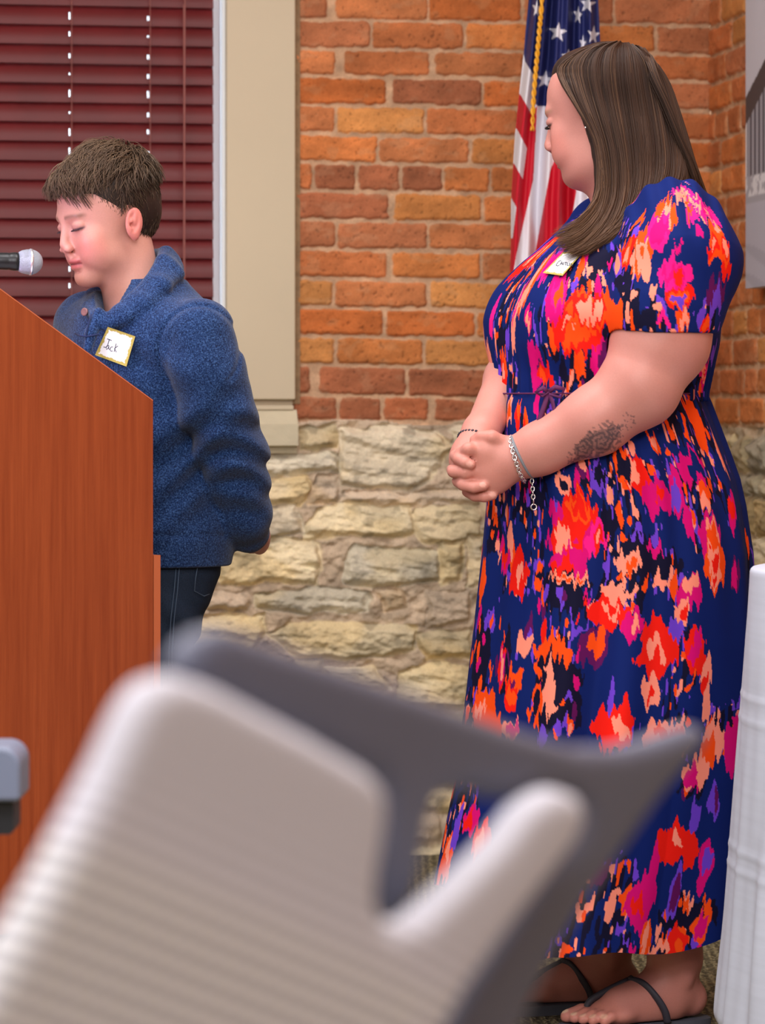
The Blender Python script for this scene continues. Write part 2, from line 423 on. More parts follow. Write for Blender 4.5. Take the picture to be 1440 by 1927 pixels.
def build_right_wall():
    rng = random.Random(9)
    ts = np.concatenate([np.arange(0, 0.85, 0.0035), np.arange(0.85, 9.6, 0.04)])     # toward the camera
    zs = np.concatenate([np.arange(-0.01, 0.7, 0.009), np.arange(0.7, 2.1, 0.0035), np.arange(2.1, 3.24, 0.03)])
    U, Z = np.meshgrid(ts, zs, indexing='ij')
    H = fbm2(U * 45, Z * 45, 4, 33) * 0.0035
    C = MORT[None, None] * 0.97 * (1 + 0.22 * fbm2(U * 30, Z * 40, 4, 38)[..., None])
    sm = Z < Z_ST - 0.004
    C = np.where(sm[..., None], np.array((176, 156, 130)) / 255 * (1 + 0.3 * fbm2(U * 26, Z * 30, 4, 18)[..., None]), C)
    H = np.where(sm, fbm2(U * 28, Z * 34, 5, 61) * 0.02, H)
    z = Z_ST; r = 0
    while z < 3.2:
        t = -rng.choice([0.0, 0.107, 0.16, 0.05]); head = (r % 7 == 3)
        while t < 3.0:
            L = 0.104 if head else rng.choice([0.205, 0.205, 0.104, 0.16])
            col = BRICKS[rng.choice([3, 4, 6, 7, 7, 1])] * rng.uniform(0.90, 1.02)
            j = lambda: rng.uniform(0.002, 0.006)
            paint_brick(ts, zs, H, C, [(t + j(), z + .0675 - j()), (t + L, z + .0675 - j()), (t + L, z + j()), (t + j(), z + j())], col, 2000 + r * 40 + int(t * 20))
            t += L + 0.008
        z += 0.0675; r += 1
    cols = [np.array(c) / 255 for c in ((196,182,152), (176,166,144), (190,168,128), (168,152,130))]
    z = 0.0
    while z < Z_ST - 0.03:
        hh = min(rng.choice([0.05, 0.065, 0.09]), Z_ST - z); t = -rng.uniform(0, 0.1)
        while t < 1.2:
            L = rng.choice([0.08, 0.12, 0.18, 0.24]); j = lambda: rng.uniform(0.003, 0.012)
            pl = [(t + j(), z + j()), (t + L / 2, z + j()), (t + L - j(), z + j()), (t + L - j(), z + hh - j()), (t + L / 2, z + hh - j()), (t + j(), z + hh - j())]
            paint_stone(ts, zs, H, C, pl, rng.choice(cols) * rng.uniform(0.85, 1.05), rng.randrange(9999), 0.02)
            t += L
        z += hh
    def to3(T, Z, H):
        return np.stack([CORNER.x + T * ST - H * CT, CORNER.y - T * CT - H * ST, Z], -1)
    me = heightfield('wall_right', ts, zs, H, C, to3)
    o = link('wall_right', me, bpy.data.materials['brick_and_stone']); tag(o, kind='structure')
build_right_wall()

# floor, ceiling, the two walls out of view
def slab(name, pts, off, m):
    b = MB(); b.prism(pts, off); o = b.build(name, m); o['kind'] = 'structure'; return o
def carpet():
    m = bpy.data.materials.new('woven_carpet'); m.use_nodes = True; nt = m.node_tree; b = nt.nodes['Principled BSDF']; L = nt.links
    tc = nt.nodes.new('ShaderNodeTexCoord')
    w1 = nt.nodes.new('ShaderNodeTexWave'); w1.wave_type = 'BANDS'; w1.bands_direction = 'X'; w1.inputs['Scale'].default_value = 17; w1.inputs['Distortion'].default_value = 3; w1.inputs['Detail Scale'].default_value = 6
    vo = nt.nodes.new('ShaderNodeTexVoronoi'); vo.inputs['Scale'].default_value = 150
    mp = nt.nodes.new('ShaderNodeMapping'); mp.inputs['Scale'].default_value = (1, 0.45, 1)
    L.new(tc.outputs['Object'], w1.inputs['Vector']); L.new(tc.outputs['Object'], mp.inputs[0]); L.new(mp.outputs[0], vo.inputs['Vector'])
    ml = nt.nodes.new('ShaderNodeMath'); ml.operation = 'MULTIPLY_ADD'; ml.inputs[1].default_value = 0.5
    L.new(w1.outputs['Fac'], ml.inputs[0]); L.new(vo.outputs['Distance'], ml.inputs[2])
    cr = nt.nodes.new('ShaderNodeValToRGB'); cr.color_ramp.elements[0].color = RGB(170, 158, 120); cr.color_ramp.elements[1].color = RGB(84, 76, 54)
    cr.color_ramp.elements[0].position = 0.15; cr.color_ramp.elements[1].position = 1.0
    L.new(ml.outputs[0], cr.inputs[0]); L.new(cr.outputs[0], b.inputs['Base Color']); b.inputs['Roughness'].default_value = 0.95
    bp = nt.nodes.new('ShaderNodeBump'); bp.inputs['Distance'].default_value = 0.006; bp.invert = True; L.new(ml.outputs[0], bp.inputs['Height']); L.new(bp.outputs[0], b.inputs['Normal'])
    return m
def RP(a, t, z):   # room frame: a metres left of the corner, t metres toward the camera
    return Vector((CORNER.x - a * CT + t * ST, CORNER.y - a * ST - t * CT, z))
slab('floor', [RP(-.05, -.05, 0), RP(5, -.05, 0), RP(5, 9.6, 0), RP(-.05, 9.6, 0)], (0, 0, -0.1), carpet())
plaster = mat('ceiling_plaster', RGB(226, 222, 214), 0.9, noise=(3, 0.03))
slab('ceiling', [RP(-.05, -.05, 3.2), RP(5, -.05, 3.2), RP(5, 9.6, 3.2), RP(-.05, 9.6, 3.2)], (0, 0, 0.1), plaster)
wallp = mat('painted_wall', RGB(208, 196, 176), 0.9, noise=(4, 0.03))
slab('wall_left', [RP(5, -.05, 0), RP(5, 9.6, 0), RP(5, 9.6, 3.2), RP(5, -.05, 3.2)], -UDIR * 0.1, wallp)
slab('wall_front', [RP(-.05, 9.6, 0), RP(5, 9.6, 0), RP(5, 9.6, 3.2), RP(-.05, 9.6, 3.2)], NRM * 0.1, wallp)
# wall beyond the window on the left
slab('wall_back_left', [wall_pt(-1.75, 0, .01), wall_pt(UC - 5, 0, .01), wall_pt(UC - 5, 3.2, .01), wall_pt(-1.75, 3.2, .01)], -NRM * 0.12, wallp)

# ---- window: casing, sill, frame, glass
cream = mat('cream_trim_paint', RGB(206, 192, 164), 0.55, noise=(2.5, 0.03))
cream2 = mat('cream_stone_sill', RGB(206, 196, 168), 0.85, noise=(14, 0.08), bump=(60, 0.5, 0.004))
whitef = mat('white_window_frame', RGB(238, 242, 246), 0.4)
MW = Matrix(((CT, ST, 0, 0), (ST, -CT, 0, WD), (0, 0, 1, 0), (0, 0, 0, 1)))   # (u, height, z) -> world (mirrors, fixed by recalc)
U_L0, U_L1 = -1.75, -1.60
z_c = float(wpx(490, 752)[1])
b = MB()
b.box((U_CAS0, -0.10, z_c), (U_CAS1, 0.030, 2.85), MW, 0.003)
b.box((U_L0, -0.10, z_c), (U_L1, 0.030, 2.85), MW, 0.003)
b.box((U_L0, -0.10, 2.72), (U_CAS1, 0.030, 2.88), MW, 0.003)
b.box((U_L0, -0.10, float(wpx(490, 771)[1])), (U_CAS1 - .003, 0.018, float(wpx(490, 763)[1])), MW, 0.001)
b.box((U_L0, -0.16, float(wpx(490, 764)[1])), (U_CAS1 - .004, 0.010, z_c + .001), MW, 0.001)
o = b.build('trim_1', cream); o['kind'] = 'structure'
b = MB()
gz = [float(wpx(490, y)[1]) for y in (771, 798, 838, 853)]
ue = float(wpx(557, 800)[0])
# sloped stone sill: profile (h, z) extruded along u
prof = [(-0.12, gz[0]), (0.012, gz[0]), (0.042, gz[1]), (0.044, gz[2]), (0.02, gz[2] - .002), (0.016, gz[3]), (-0.12, gz[3])]
b.prism([wall_pt(U_L0, z, h) for h, z in prof], UDIR * (ue - U_L0))
o = b.build('trim_2', cream2); o['kind'] = 'structure'
# mortar strip along the casing, the casing's shade painted into its dark brown
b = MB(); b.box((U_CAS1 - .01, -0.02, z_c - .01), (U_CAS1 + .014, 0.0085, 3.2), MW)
o = b.build('trim_3', mat('shaded_caulk_mortar', RGB(150, 122, 90), 0.9, noise=(60, 0.2), bump=(200, 0.6, 0.003))); o['kind'] = 'structure'
win = bpy.data.objects.new('window_1', None); COL.objects.link(win); win.location = wall_pt((U_CAS0 + U_L1) / 2, z_c, -0.1); win['kind'] = 'structure'
b = MB()
b.box((U_CAS0 - 0.006, -0.15, z_c), (U_CAS0 + 0.01, -0.004, 2.72), MW)         # jamb liner
b.box((U_CAS0 - 0.034, -0.15, z_c), (U_CAS0 - 0.005, -0.082, 2.72), MW, 0.002)
b.box((U_L1 - 0.01, -0.15, z_c), (U_L1 + 0.026, -0.085, 2.72), MW, 0.002)
b.box((U_L1, -0.15, 2.66), (U_CAS0, -0.085, 2.72), MW, 0.002)
b.box((U_L1, -0.15, z_c), (U_CAS0, -0.085, z_c + 0.03), MW, 0.002)
b.box((-0.95, -0.15, z_c), (-0.90, -0.10, 2.72), MW, 0.002)
b.build('window_frame', whitef, win)
glass = bpy.data.materials.new('window_glass'); glass.use_nodes = True
gb = glass.node_tree.nodes['Principled BSDF']; gb.inputs['Transmission Weight'].default_value = 1; gb.inputs['Roughness'].default_value = 0.0; gb.inputs['IOR'].default_value = 1.1
b = MB(); b.box((U_L1 + .02, -0.128, z_c + .02), (U_CAS0 - .02, -0.122, 2.68), MW); b.build('pane', glass, win)

# ---- venetian blind
def build_blind():
    root = empty('window_blind', wall_pt(-0.9, 2.6, -0.04), 'dark red wooden slatted blind filling the window behind the boy', 'window blind')
    wood = mat('red_stained_slat', RGB(98, 24, 26), 0.40, noise=(9, 0.14), spec=0.28)
    cord = mat('brown_blind_cord', RGB(150, 92, 86), 0.8)
    u0 = U_L1 + 0.03
    pitch = 36.25 / F * (WD + 0.05) / 1.012
    zb = float(wpx(0, 595)[1]) + 0.003
    holes = [float(wpx(x, 300)[0]) for x in (133, 281)] + [-1.2, -1.45]
    V = []; Fc = []
    n = 9; rng = random.Random(2)
    k = -5
    while zb + k * pitch < 2.6:
        z0 = zb + k * pitch
        u1 = U_CAS0 - 0.025
        cuts = [u0]
        for hcen in sorted(holes): cuts += [hcen - 0.0022, hcen + 0.0022]
        cuts += [u1]
        tilt = R(70 + rng.uniform(-1.5, 1.5)); wdt = 0.050
        ring = []
        for i in range(n):
            s = i / (n - 1) - 0.5
            a = s * wdt; crown = 0.0035 * (1 - (2 * s) ** 2)
            # a>0 goes up and away from the room
            hz = -a * math.cos(tilt) + crown * math.sin(tilt) - 0.035
            zz = z0 + (a + wdt / 2) * math.sin(tilt) + crown * math.cos(tilt)
            ring.append((hz, zz))
        th = 0.0026
        for ci in range(len(cuts) - 1):
            ua, ub = cuts[ci], cuts[ci + 1]
            segs = [(0, n - 1)] if ci % 2 == 0 else [(0, rng.choice([2, 3])), (rng.choice([4, 5]), n - 1)]
            for (sa, sb) in segs:
                base = len(V)
                m = sb - sa + 1
                for uu in (ua, ub):
                    for i in range(sa, sb + 1):
                        hz, zz = ring[i]; V.append(wall_pt(uu, zz, hz))
                    for i in range(sb, sa - 1, -1):
                        hz, zz = ring[i]; V.append(wall_pt(uu, zz - th * math.cos(tilt), hz - th * math.sin(tilt)))
                q = 2 * m
                for i in range(q): Fc.append((base + i, base + (i + 1) % q, base + q + (i + 1) % q, base + q + i))
                Fc.append(tuple(base + i for i in range(q))[::-1]); Fc.append(tuple(base + q + i for i in range(q)))
        k += 1
    me = raw_mesh('slats', [tuple(v) for v in V], Fc)
    bm = bmesh.new(); bm.from_mesh(me); bmesh.ops.recalc_face_normals(bm, faces=bm.faces[:]); bm.to_mesh(me); bm.free()
    link('slats', me, wood, root, False)
    for i, h in enumerate(holes):
        b = MB()
        for hh in (-0.006, -0.062):
            b.tube([wall_pt(h + 0.003, z, hh - 0.004 + 0.0015 * math.sin(z * 60)) for z in np.arange(0.9, 2.62, 0.02)], 0.0011, 5)
        z = zb - 5 * pitch
        while z < 2.6:
            b.tube([wall_pt(h + 0.003, z, -0.010), wall_pt(h + 0.003, z + .018, -0.062)], 0.0009, 4); z += pitch
        b.build('ladder_cord', cord, root, True)
    b = MB(); uc = float(wpx(348, 200)[0])
    b.tube([wall_pt(uc + 0.001 * math.sin(z * 3), z, 0.004) for z in np.arange(1.26, 2.62, 0.03)], 0.0016, 6)
    b.tube([wall_pt(uc - 0.0035 + 0.001 * math.sin(z * 4 + 1), z, 0.004) for z in np.arange(1.30, 2.0, 0.03)], 0.0013, 6)
    b.build('pull_cord', cord, root, True)
    b = MB(); b.box((u0 - .02, -0.075, 2.58), (U_CAS0 - .012, -0.005, 2.64), MW, 0.003)
    b.build('headrail', wood, root)
build_blind()
# ================================================================== implicit-surface modelling kit
def surface_nets(Fd, o, h):
    """mesh of the zero level (inside negative) of Fd on a regular grid"""
    ins = Fd < 0
    nx, ny, nz = Fd.shape
    c = ins.astype(np.uint8)
    s = (c[:-1,:-1,:-1] + c[1:,:-1,:-1] + c[:-1,1:,:-1] + c[1:,1:,:-1] + c[:-1,:-1,1:] + c[1:,:-1,1:] + c[:-1,1:,1:] + c[1:,1:,1:])
    act = (s > 0) & (s < 8)
    ids = np.full(act.shape, -1, np.int64); I = np.argwhere(act); ids[act] = np.arange(len(I))
    pos = np.zeros((len(I), 3)); cnt = np.zeros(len(I))
    corners = [(a, b, d) for a in (0, 1) for b in (0, 1) for d in (0, 1)]
    i, j, k = I.T
    val = {q: Fd[i + q[0], j + q[1], k + q[2]] for q in corners}
    for q in corners:
        for ax in range(3):
            if q[ax] == 0:
                r = list(q); r[ax] = 1; r = tuple(r)
                a, b = val[q], val[r]; m = (a < 0) != (b < 0)
                t = np.where(m, a / np.where(m, a - b, 1), 0)
                p = np.tile(np.array(q, float), (len(I), 1)); p[:, ax] += t
                pos[m] += p[m]; cnt[m] += 1
    pos = (pos / np.maximum(cnt, 1)[:, None] + I) * h + np.array(o)
    quads = []
    for ax in range(3):
        sl0 = [slice(None)] * 3; sl1 = [slice(None)] * 3; sl0[ax] = slice(0, -1); sl1[ax] = slice(1, None)
        A, B = ins[tuple(sl0)], ins[tuple(sl1)]
        E = np.argwhere(A != B)
        b1, b2 = (ax + 1) % 3, (ax + 2) % 3
        ok = (E[:, b1] > 0) & (E[:, b2] > 0) & (E[:, b1] < Fd.shape[b1] - 1) & (E[:, b2] < Fd.shape[b2] - 1)
        E = E[ok]
        def g(d1, d2):
            q = E.copy(); q[:, b1] -= d1; q[:, b2] -= d2; return ids[q[:, 0], q[:, 1], q[:, 2]]
        q = np.stack([g(1, 1), g(0, 1), g(0, 0), g(1, 0)], -1)
        fl = A[E[:, 0], E[:, 1], E[:, 2]]
        q[~fl] = q[~fl][:, ::-1]
        quads.append(q)
    Q = np.concatenate(quads); Q = Q[(Q >= 0).all(1)]
    return pos, Q

def relax(V, Q, it=2, lam=0.5):
    n = len(V)
    E = np.concatenate([Q[:, [0, 1]], Q[:, [1, 2]], Q[:, [2, 3]], Q[:, [3, 0]]])
    a = np.concatenate([E[:, 0], E[:, 1]]); b = np.concatenate([E[:, 1], E[:, 0]])
    cnt = np.bincount(a, minlength=n)[:, None]
    for _ in range(it):
        S = np.stack([np.bincount(a, weights=V[b, d], minlength=n) for d in range(3)], -1)
        V = V + lam * (S / np.maximum(cnt, 1) - V)
    return V

def smin(a, b, k):
    if k <= 0: return np.minimum(a, b)
    h = np.maximum(k - np.abs(a - b), 0) / k
    return np.minimum(a, b) - h * h * k * 0.25
def smax(a, b, k): return -smin(-a, -b, k)

class Field:
    """signed field on a grid; primitives are blended in inside their own neighbourhood"""
    def __init__(s, lo, hi, h):
        s.lo = np.array(lo, float); s.h = h
        n = np.ceil((np.array(hi) - s.lo) / h).astype(int) + 1
        s.ax = [(s.lo[i] + np.arange(n[i]) * h).astype(np.float32) for i in range(3)]
        s.D = np.full(tuple(n), 1.0, np.float32)
        s.M = None
    def frame(s, M=None):
        """primitives are given in the frame of matrix M (local -> grid)"""
        s.M = None if M is None else np.array(M)
    def _toworld(s, p):
        p = np.asarray(p, float)
        return p if s.M is None else s.M[:3, :3] @ p + s.M[:3, 3]
    def _block(s, c, r):
        c = s._toworld(c)
        i0 = [max(0, int((c[i] - r - s.lo[i]) / s.h)) for i in range(3)]
        i1 = [min(s.D.shape[i], int((c[i] + r - s.lo[i]) / s.h) + 2) for i in range(3)]
        if any(b - a < 2 for a, b in zip(i0, i1)): return None
        sl = tuple(slice(a, b) for a, b in zip(i0, i1))
        X, Y, Z = np.meshgrid(*[s.ax[i][sl[i]] for i in range(3)], indexing='ij')
        if s.M is not None:
            Rm = s.M[:3, :3].T; t = s.M[:3, 3]
            X, Y, Z = X - t[0], Y - t[1], Z - t[2]
            X, Y, Z = (Rm[a, 0] * X + Rm[a, 1] * Y + Rm[a, 2] * Z for a in range(3))
        return sl, X, Y, Z
    def _apply(s, sl, d, k, op):
        if op == 'add': s.D[sl] = smin(s.D[sl], d, k)
        elif op == 'sub': s.D[sl] = smax(s.D[sl], -d, k)
        elif op == 'cut': s.D[sl] = smax(s.D[sl], d, k)
    def ell(s, c, r, k=0.01, op='add', rot=None):
        """rot: 3x3 (columns = ellipsoid axes)"""
        r = np.array((r, r, r) if np.isscalar(r) else r, float)
        q = s._block(c, float(r.max()) + k + 0.02)
        if q is None: return
        sl, X, Y, Z = q
        X, Y, Z = X - c[0], Y - c[1], Z - c[2]
        if rot is not None:
            m = np.array(rot).T
            X, Y, Z = (m[a, 0] * X + m[a, 1] * Y + m[a, 2] * Z for a in range(3))
        k0 = np.sqrt((X / r[0]) ** 2 + (Y / r[1]) ** 2 + (Z / r[2]) ** 2)
        k1 = np.sqrt((X / r[0] ** 2) ** 2 + (Y / r[1] ** 2) ** 2 + (Z / r[2] ** 2) ** 2)
        s._apply(sl, k0 * (k0 - 1) / np.maximum(k1, 1e-6), k, op)
    def cone(s, a, b, ra, rb, k=0.01, op='add', sq=None):
        """round cone; sq=(dir, factor) squashes its section along dir"""
        a = np.array(a, float); b = np.array(b, float)
        L = np.linalg.norm(b - a)
        q = s._block((a + b) / 2, L / 2 + max(ra, rb) + k + 0.02)
        if q is None: return
        sl, X, Y, Z = q
        e = (b - a) / max(L, 1e-9)
        X, Y, Z = X - a[0], Y - a[1], Z - a[2]
        t = X * e[0] + Y * e[1] + Z * e[2]
        tc = np.clip(t / max(L, 1e-9), 0, 1)
        r = ra + (rb - ra) * tc
        px, py, pz = X - e[0] * tc * L, Y - e[1] * tc * L, Z - e[2] * tc * L
        if sq is not None:
            dd = np.array(sq[0], float); dd = dd - e * dd.dot(e); dd /= np.linalg.norm(dd)
            c = px * dd[0] + py * dd[1] + pz * dd[2]; f = 1 / sq[1] - 1
            px, py, pz = px + dd[0] * c * f, py + dd[1] * c * f, pz + dd[2] * c * f
            d = (np.sqrt(px * px + py * py + pz * pz) - r) * (sq[1] if sq[1] < 1 else 1)
        else: d = np.sqrt(px * px + py * py + pz * pz) - r
        s._apply(sl, d, k, op)
    def chain(s, pts, rad, k=0.01, op='add', sq=None):
        for i in range(len(pts) - 1): s.cone(pts[i], pts[i + 1], rad[i], rad[i + 1], k, op, sq)
    def fn(s, c, r, f, k=0.01, op='add'):
        q = s._block(c, r)
        if q is None: return
        sl, X, Y, Z = q
        s._apply(sl, f(X, Y, Z), k, op)
    def displace(s, f):
        X, Y, Z = np.meshgrid(*s.ax, indexing='ij')
        m = np.abs(s.D) < 0.03
        s.D[m] += f(X[m], Y[m], Z[m])
    def mesh(s, rl=1):
        V, Q = surface_nets(s.D, s.lo, s.h)
        return relax(V, Q, rl), Q

def join_vq(parts):
    Vs, Qs, n = [], [], 0
    for V, Q in parts:
        Vs.append(V); Qs.append(Q + n); n += len(V)
    return np.concatenate(Vs), np.concatenate(Qs)
def loft_fn(zs, cx, cy, rx, ry, yaw=0.0, pw=2.0):
    """stack of (super)ellipses along z as a distance-like field"""
    zs = np.array(zs, float)
    def sm(v):
        v = np.array(v, float) if not np.isscalar(v) else np.full(len(zs), v)
        zz = np.linspace(zs[0], zs[-1], 200); q = np.interp(zz, zs, v)
        kern = np.hanning(15); kern /= kern.sum()
        return zz, np.convolve(np.pad(q, 7, mode='edge'), kern, 'valid')
    T = [sm(v) for v in (cx, cy, rx, ry)]
    cyw, syw = math.cos(yaw), math.sin(yaw)
    def f(X, Y, Z):
        c0, c1, r0, r1 = [np.interp(Z, t[0], t[1]).astype(np.float32) for t in T]
        dx, dy = X - c0, Y - c1
        a, b = (cyw * dx + syw * dy), (-syw * dx + cyw * dy)
        k0 = (np.abs(a / r0) ** pw + np.abs(b / r1) ** pw) ** (1 / pw)
        rr = np.sqrt(a * a + b * b) / np.maximum(k0, 1e-4)
        d = (k0 - 1) * rr
        ez = np.maximum(zs[0] - Z, Z - zs[-1])
        return np.maximum(d, ez)
    return f
def frame_matrix(org, fwd, up):
    """x = forward, z = up-ish, y = left"""
    f = Vector(fwd).normalized(); l = Vector(up).cross(f).normalized(); u = f.cross(l)
    M = np.eye(4)
    M[:3, 0] = f; M[:3, 1] = l; M[:3, 2] = u; M[:3, 3] = org
    return M
def tolocal(M, V):
    return (np.asarray(V) - M[:3, 3]) @ M[:3, :3]
def toworld(M, V):
    return np.asarray(V) @ M[:3, :3].T + M[:3, 3]

SKIN = mat('skin', vcol='Col', rough=0.48, noise=(350, 0.03), bump=(900, 0.10, 0.0005), spec=0.35, sss=0.12)

def head_field(fd, sc=1.0, kid=False, lips=1.0, jaw=1.0, nose=1.0, ears=True, eyes='down', cheek=1.0):
    """head primitives in local frame (x forward, y left, z up); origin between the ears"""
    S = sc
    def E(c, r, k=0.012, op='add', rot=None): fd.ell([v * S for v in c], [v * S for v in (r if not np.isscalar(r) else (r, r, r))], k * S, op, rot)
    def C(a, b, ra, rb, k=0.01, op='add', sq=None): fd.cone([v * S for v in a], [v * S for v in b], ra * S, rb * S, k * S, op, sq)
    E((-.014, 0, .040), (.094, .075, .084), 0)
    E((.010, 0, .030), (.078, .068, .075), .02)             # forehead
    E((.030, 0, -.030), (.058, .060, .078), .02)            # mid face
    E((.026, 0, -.072), (.050 * jaw, .052 * jaw, .036), .02)     # jaw
    E((.064, 0, -.098), (.020, .022, .016), .022)           # chin
    E((.078, 0, .020), (.013, .044, .012), .016)            # brow ridge
    for s in (-1, 1):
        E((.060, s * .036, -.036), (.024, .024, .026 * cheek), .018)   # cheek
        E((.052, s * .034, -.062), (.026 * cheek, .022, .024), .018)
        E((.094, s * .031, .000), (.016, .019, .011), .010, 'sub')  # socket
        E((.0735, s * .031, -.001), (.0135, .0145, .0125), .003)    # ball + lids
        if eyes == 'down': E((.0755, s * .031, .0025), (.0140, .0160, .0095), .003)
    C((.088, 0, .010), (.106 * (0.5 + 0.5 * nose), 0, -.027), .0065, .0090, .010)     # bridge
    E((.110 * nose, 0, -.033), (.0100, .0100, .0088), .006)      # tip
    for s in (-1, 1):
        E((.098, s * .0105, -.038), (.0095, .0068, .0068), .005)
        E((.105, s * .0055, -.0445), (.005, .003, .003), .002, 'sub')
    C((.101, 0, -.042), (.092, 0, -.054), .0045, .006, .006)
    E((.0885, 0, -.0625), (.0088, .0215, .0064 * lips), .005)
    E((.0915, 0, -.0622), (.006, .010, .0045 * lips), .004)
    E((.0865, 0, -.0745), (.0092, .0185, .0068 * lips), .005)
    fd.fn((.09 * S, 0, -.0685 * S), .05, lambda X, Y, Z: np.sqrt(((X - .097 * S) / 1.2) ** 2 + (Z + .0685 * S + 1.2 * (Y / S) ** 2 * S * 3) ** 2 + np.maximum(np.abs(Y) - .022 * S, 0) ** 2) - .0026 * S, .003 * S, 'sub')
    E((.088, 0, -.0865), (.008, .020, .0045), .008, 'sub')
    if ears:
        for s in (-1, 1):
            rot = np.array(((0.90, 0.0, -0.20), (0, 1, 0), (0.20, 0.0, 0.90)))
            a = R(-18) * 1
            er = np.array(((math.cos(a), 0, math.sin(a)), (s * -0.35, 1, 0), (-math.sin(a), 0, math.cos(a))))
            er /= np.linalg.norm(er, axis=0)
            E((-.016, s * .076, -.018), (.0175, .0080, .030), .004, 'add', er)
            E((-.013, s * .083, -.015), (.0105, .0055, .021), .003, 'sub', er)
            E((-.008, s * .0795, -.020), (.004, .004, .013), .003, 'add', er)
            E((-.020, s * .079, -.010), (.004, .0035, .014), .003, 'add', er)
            E((-.008, s * .080, -.021), (.0035, .006, .005), .003, 'sub')
            E((-.012, s * .074, -.043), (.008, .006, .009), .005)

def head_color(L, skin, lip=(176, 92, 88), blush=(205, 110, 100), bl=0.5, S=1.0, lash=(60, 45, 45), brow=(120, 90, 70), eyes='down'):
    """own colour of the skin for local points L"""
    x, y, z = (L / S).T
    C = np.tile(np.array(skin, float), (len(L), 1))
    def mix(m, c): C[:] = C * (1 - m[:, None]) + np.array(c, float) * m[:, None]
    ay = np.abs(y)
    fr = sstep(0.03, 0.06, x)
    mix(bl * fr * np.exp(-(((ay - .046) / .028) ** 2 + ((z + .045) / .028) ** 2)), blush)
    mix(0.35 * bl * np.exp(-(((x - .108) / .012) ** 2 + (y / .014) ** 2 + ((z + .036) / .012) ** 2)), blush)
    lm = np.exp(-((z + .0685) / .0095) ** 4) * sstep(.026, .019, ay) * sstep(.080, .088, x)
    mix(np.clip(lm, 0, 1) * 0.75, lip)
    mix(np.exp(-((z + .0685 + .9 * y * y * 3) / .0016) ** 2) * sstep(.025, .020, ay) * sstep(.080, .086, x) * 0.8, (95, 40, 42))
    # brows
    bz = .0215 - 6.0 * (ay - .030) ** 2
    mix(0.70 * np.exp(-((z - bz) / .0040) ** 2) * sstep(.010, .016, ay) * sstep(.054, .046, ay) * fr, brow)
    # lash line
    lz = -.0055 + 7.0 * (ay - .031) ** 2
    mix(np.exp(-((z - lz) / .0023) ** 2) * sstep(.014, .020, ay) * sstep(.049, .044, ay) * sstep(.055, .066, x) * 0.95, lash)
    mix(0.30 * np.exp(-((z - .0035 + 5 * (ay - .031) ** 2) / .0022) ** 2) * sstep(.016, .022, ay) * sstep(.048, .042, ay) * fr, (130, 80, 85))
    # nostril dark, ear reddish
    mix(0.35 * np.exp(-(((x - .105) / .006) ** 2 + ((ay - .0055) / .004) ** 2 + ((z + .046) / .0035) ** 2)), (90, 45, 45))
    mix(0.40 * sstep(.070, .078, ay) * sstep(.012, -.002, x) * sstep(-.056, -.046, z) * sstep(.024, .014, z), (214, 96, 96))
    return C / 255.0
# ================================================================== the woman
WDp = 5.5
def W(px, py, dy=0.0): return np.array(P(px, py, WDp + dy))
SKW = (194, 132, 122)
WPSI = R(24)
FB = np.array((-math.cos(WPSI), -math.sin(WPSI), 0)); LB = np.array((math.sin(WPSI), -math.cos(WPSI), 0))
WYAW = math.atan2(FB[1], FB[0])
def wz(py): return CH + (HZ - py) / (F / WDp)
def wx(px): return (px - 720) / (F / WDp)

def rooted(name, me, mats, base, label, cat, group=None):
    V = np.empty(len(me.vertices) * 3, np.float32); me.vertices.foreach_get('co', V); V = V.reshape(-1, 3) - np.array(base, np.float32)
    me.vertices.foreach_set('co', V.ravel()); me.update()
    o = bpy.data.objects.new(name, me); COL.objects.link(o); o.location = base
    for m in (mats if isinstance(mats, (list, tuple)) else [mats]): me.materials.append(m)
    me.shade_smooth(); bpy.context.view_layer.update()
    return tag(o, label, cat, group)

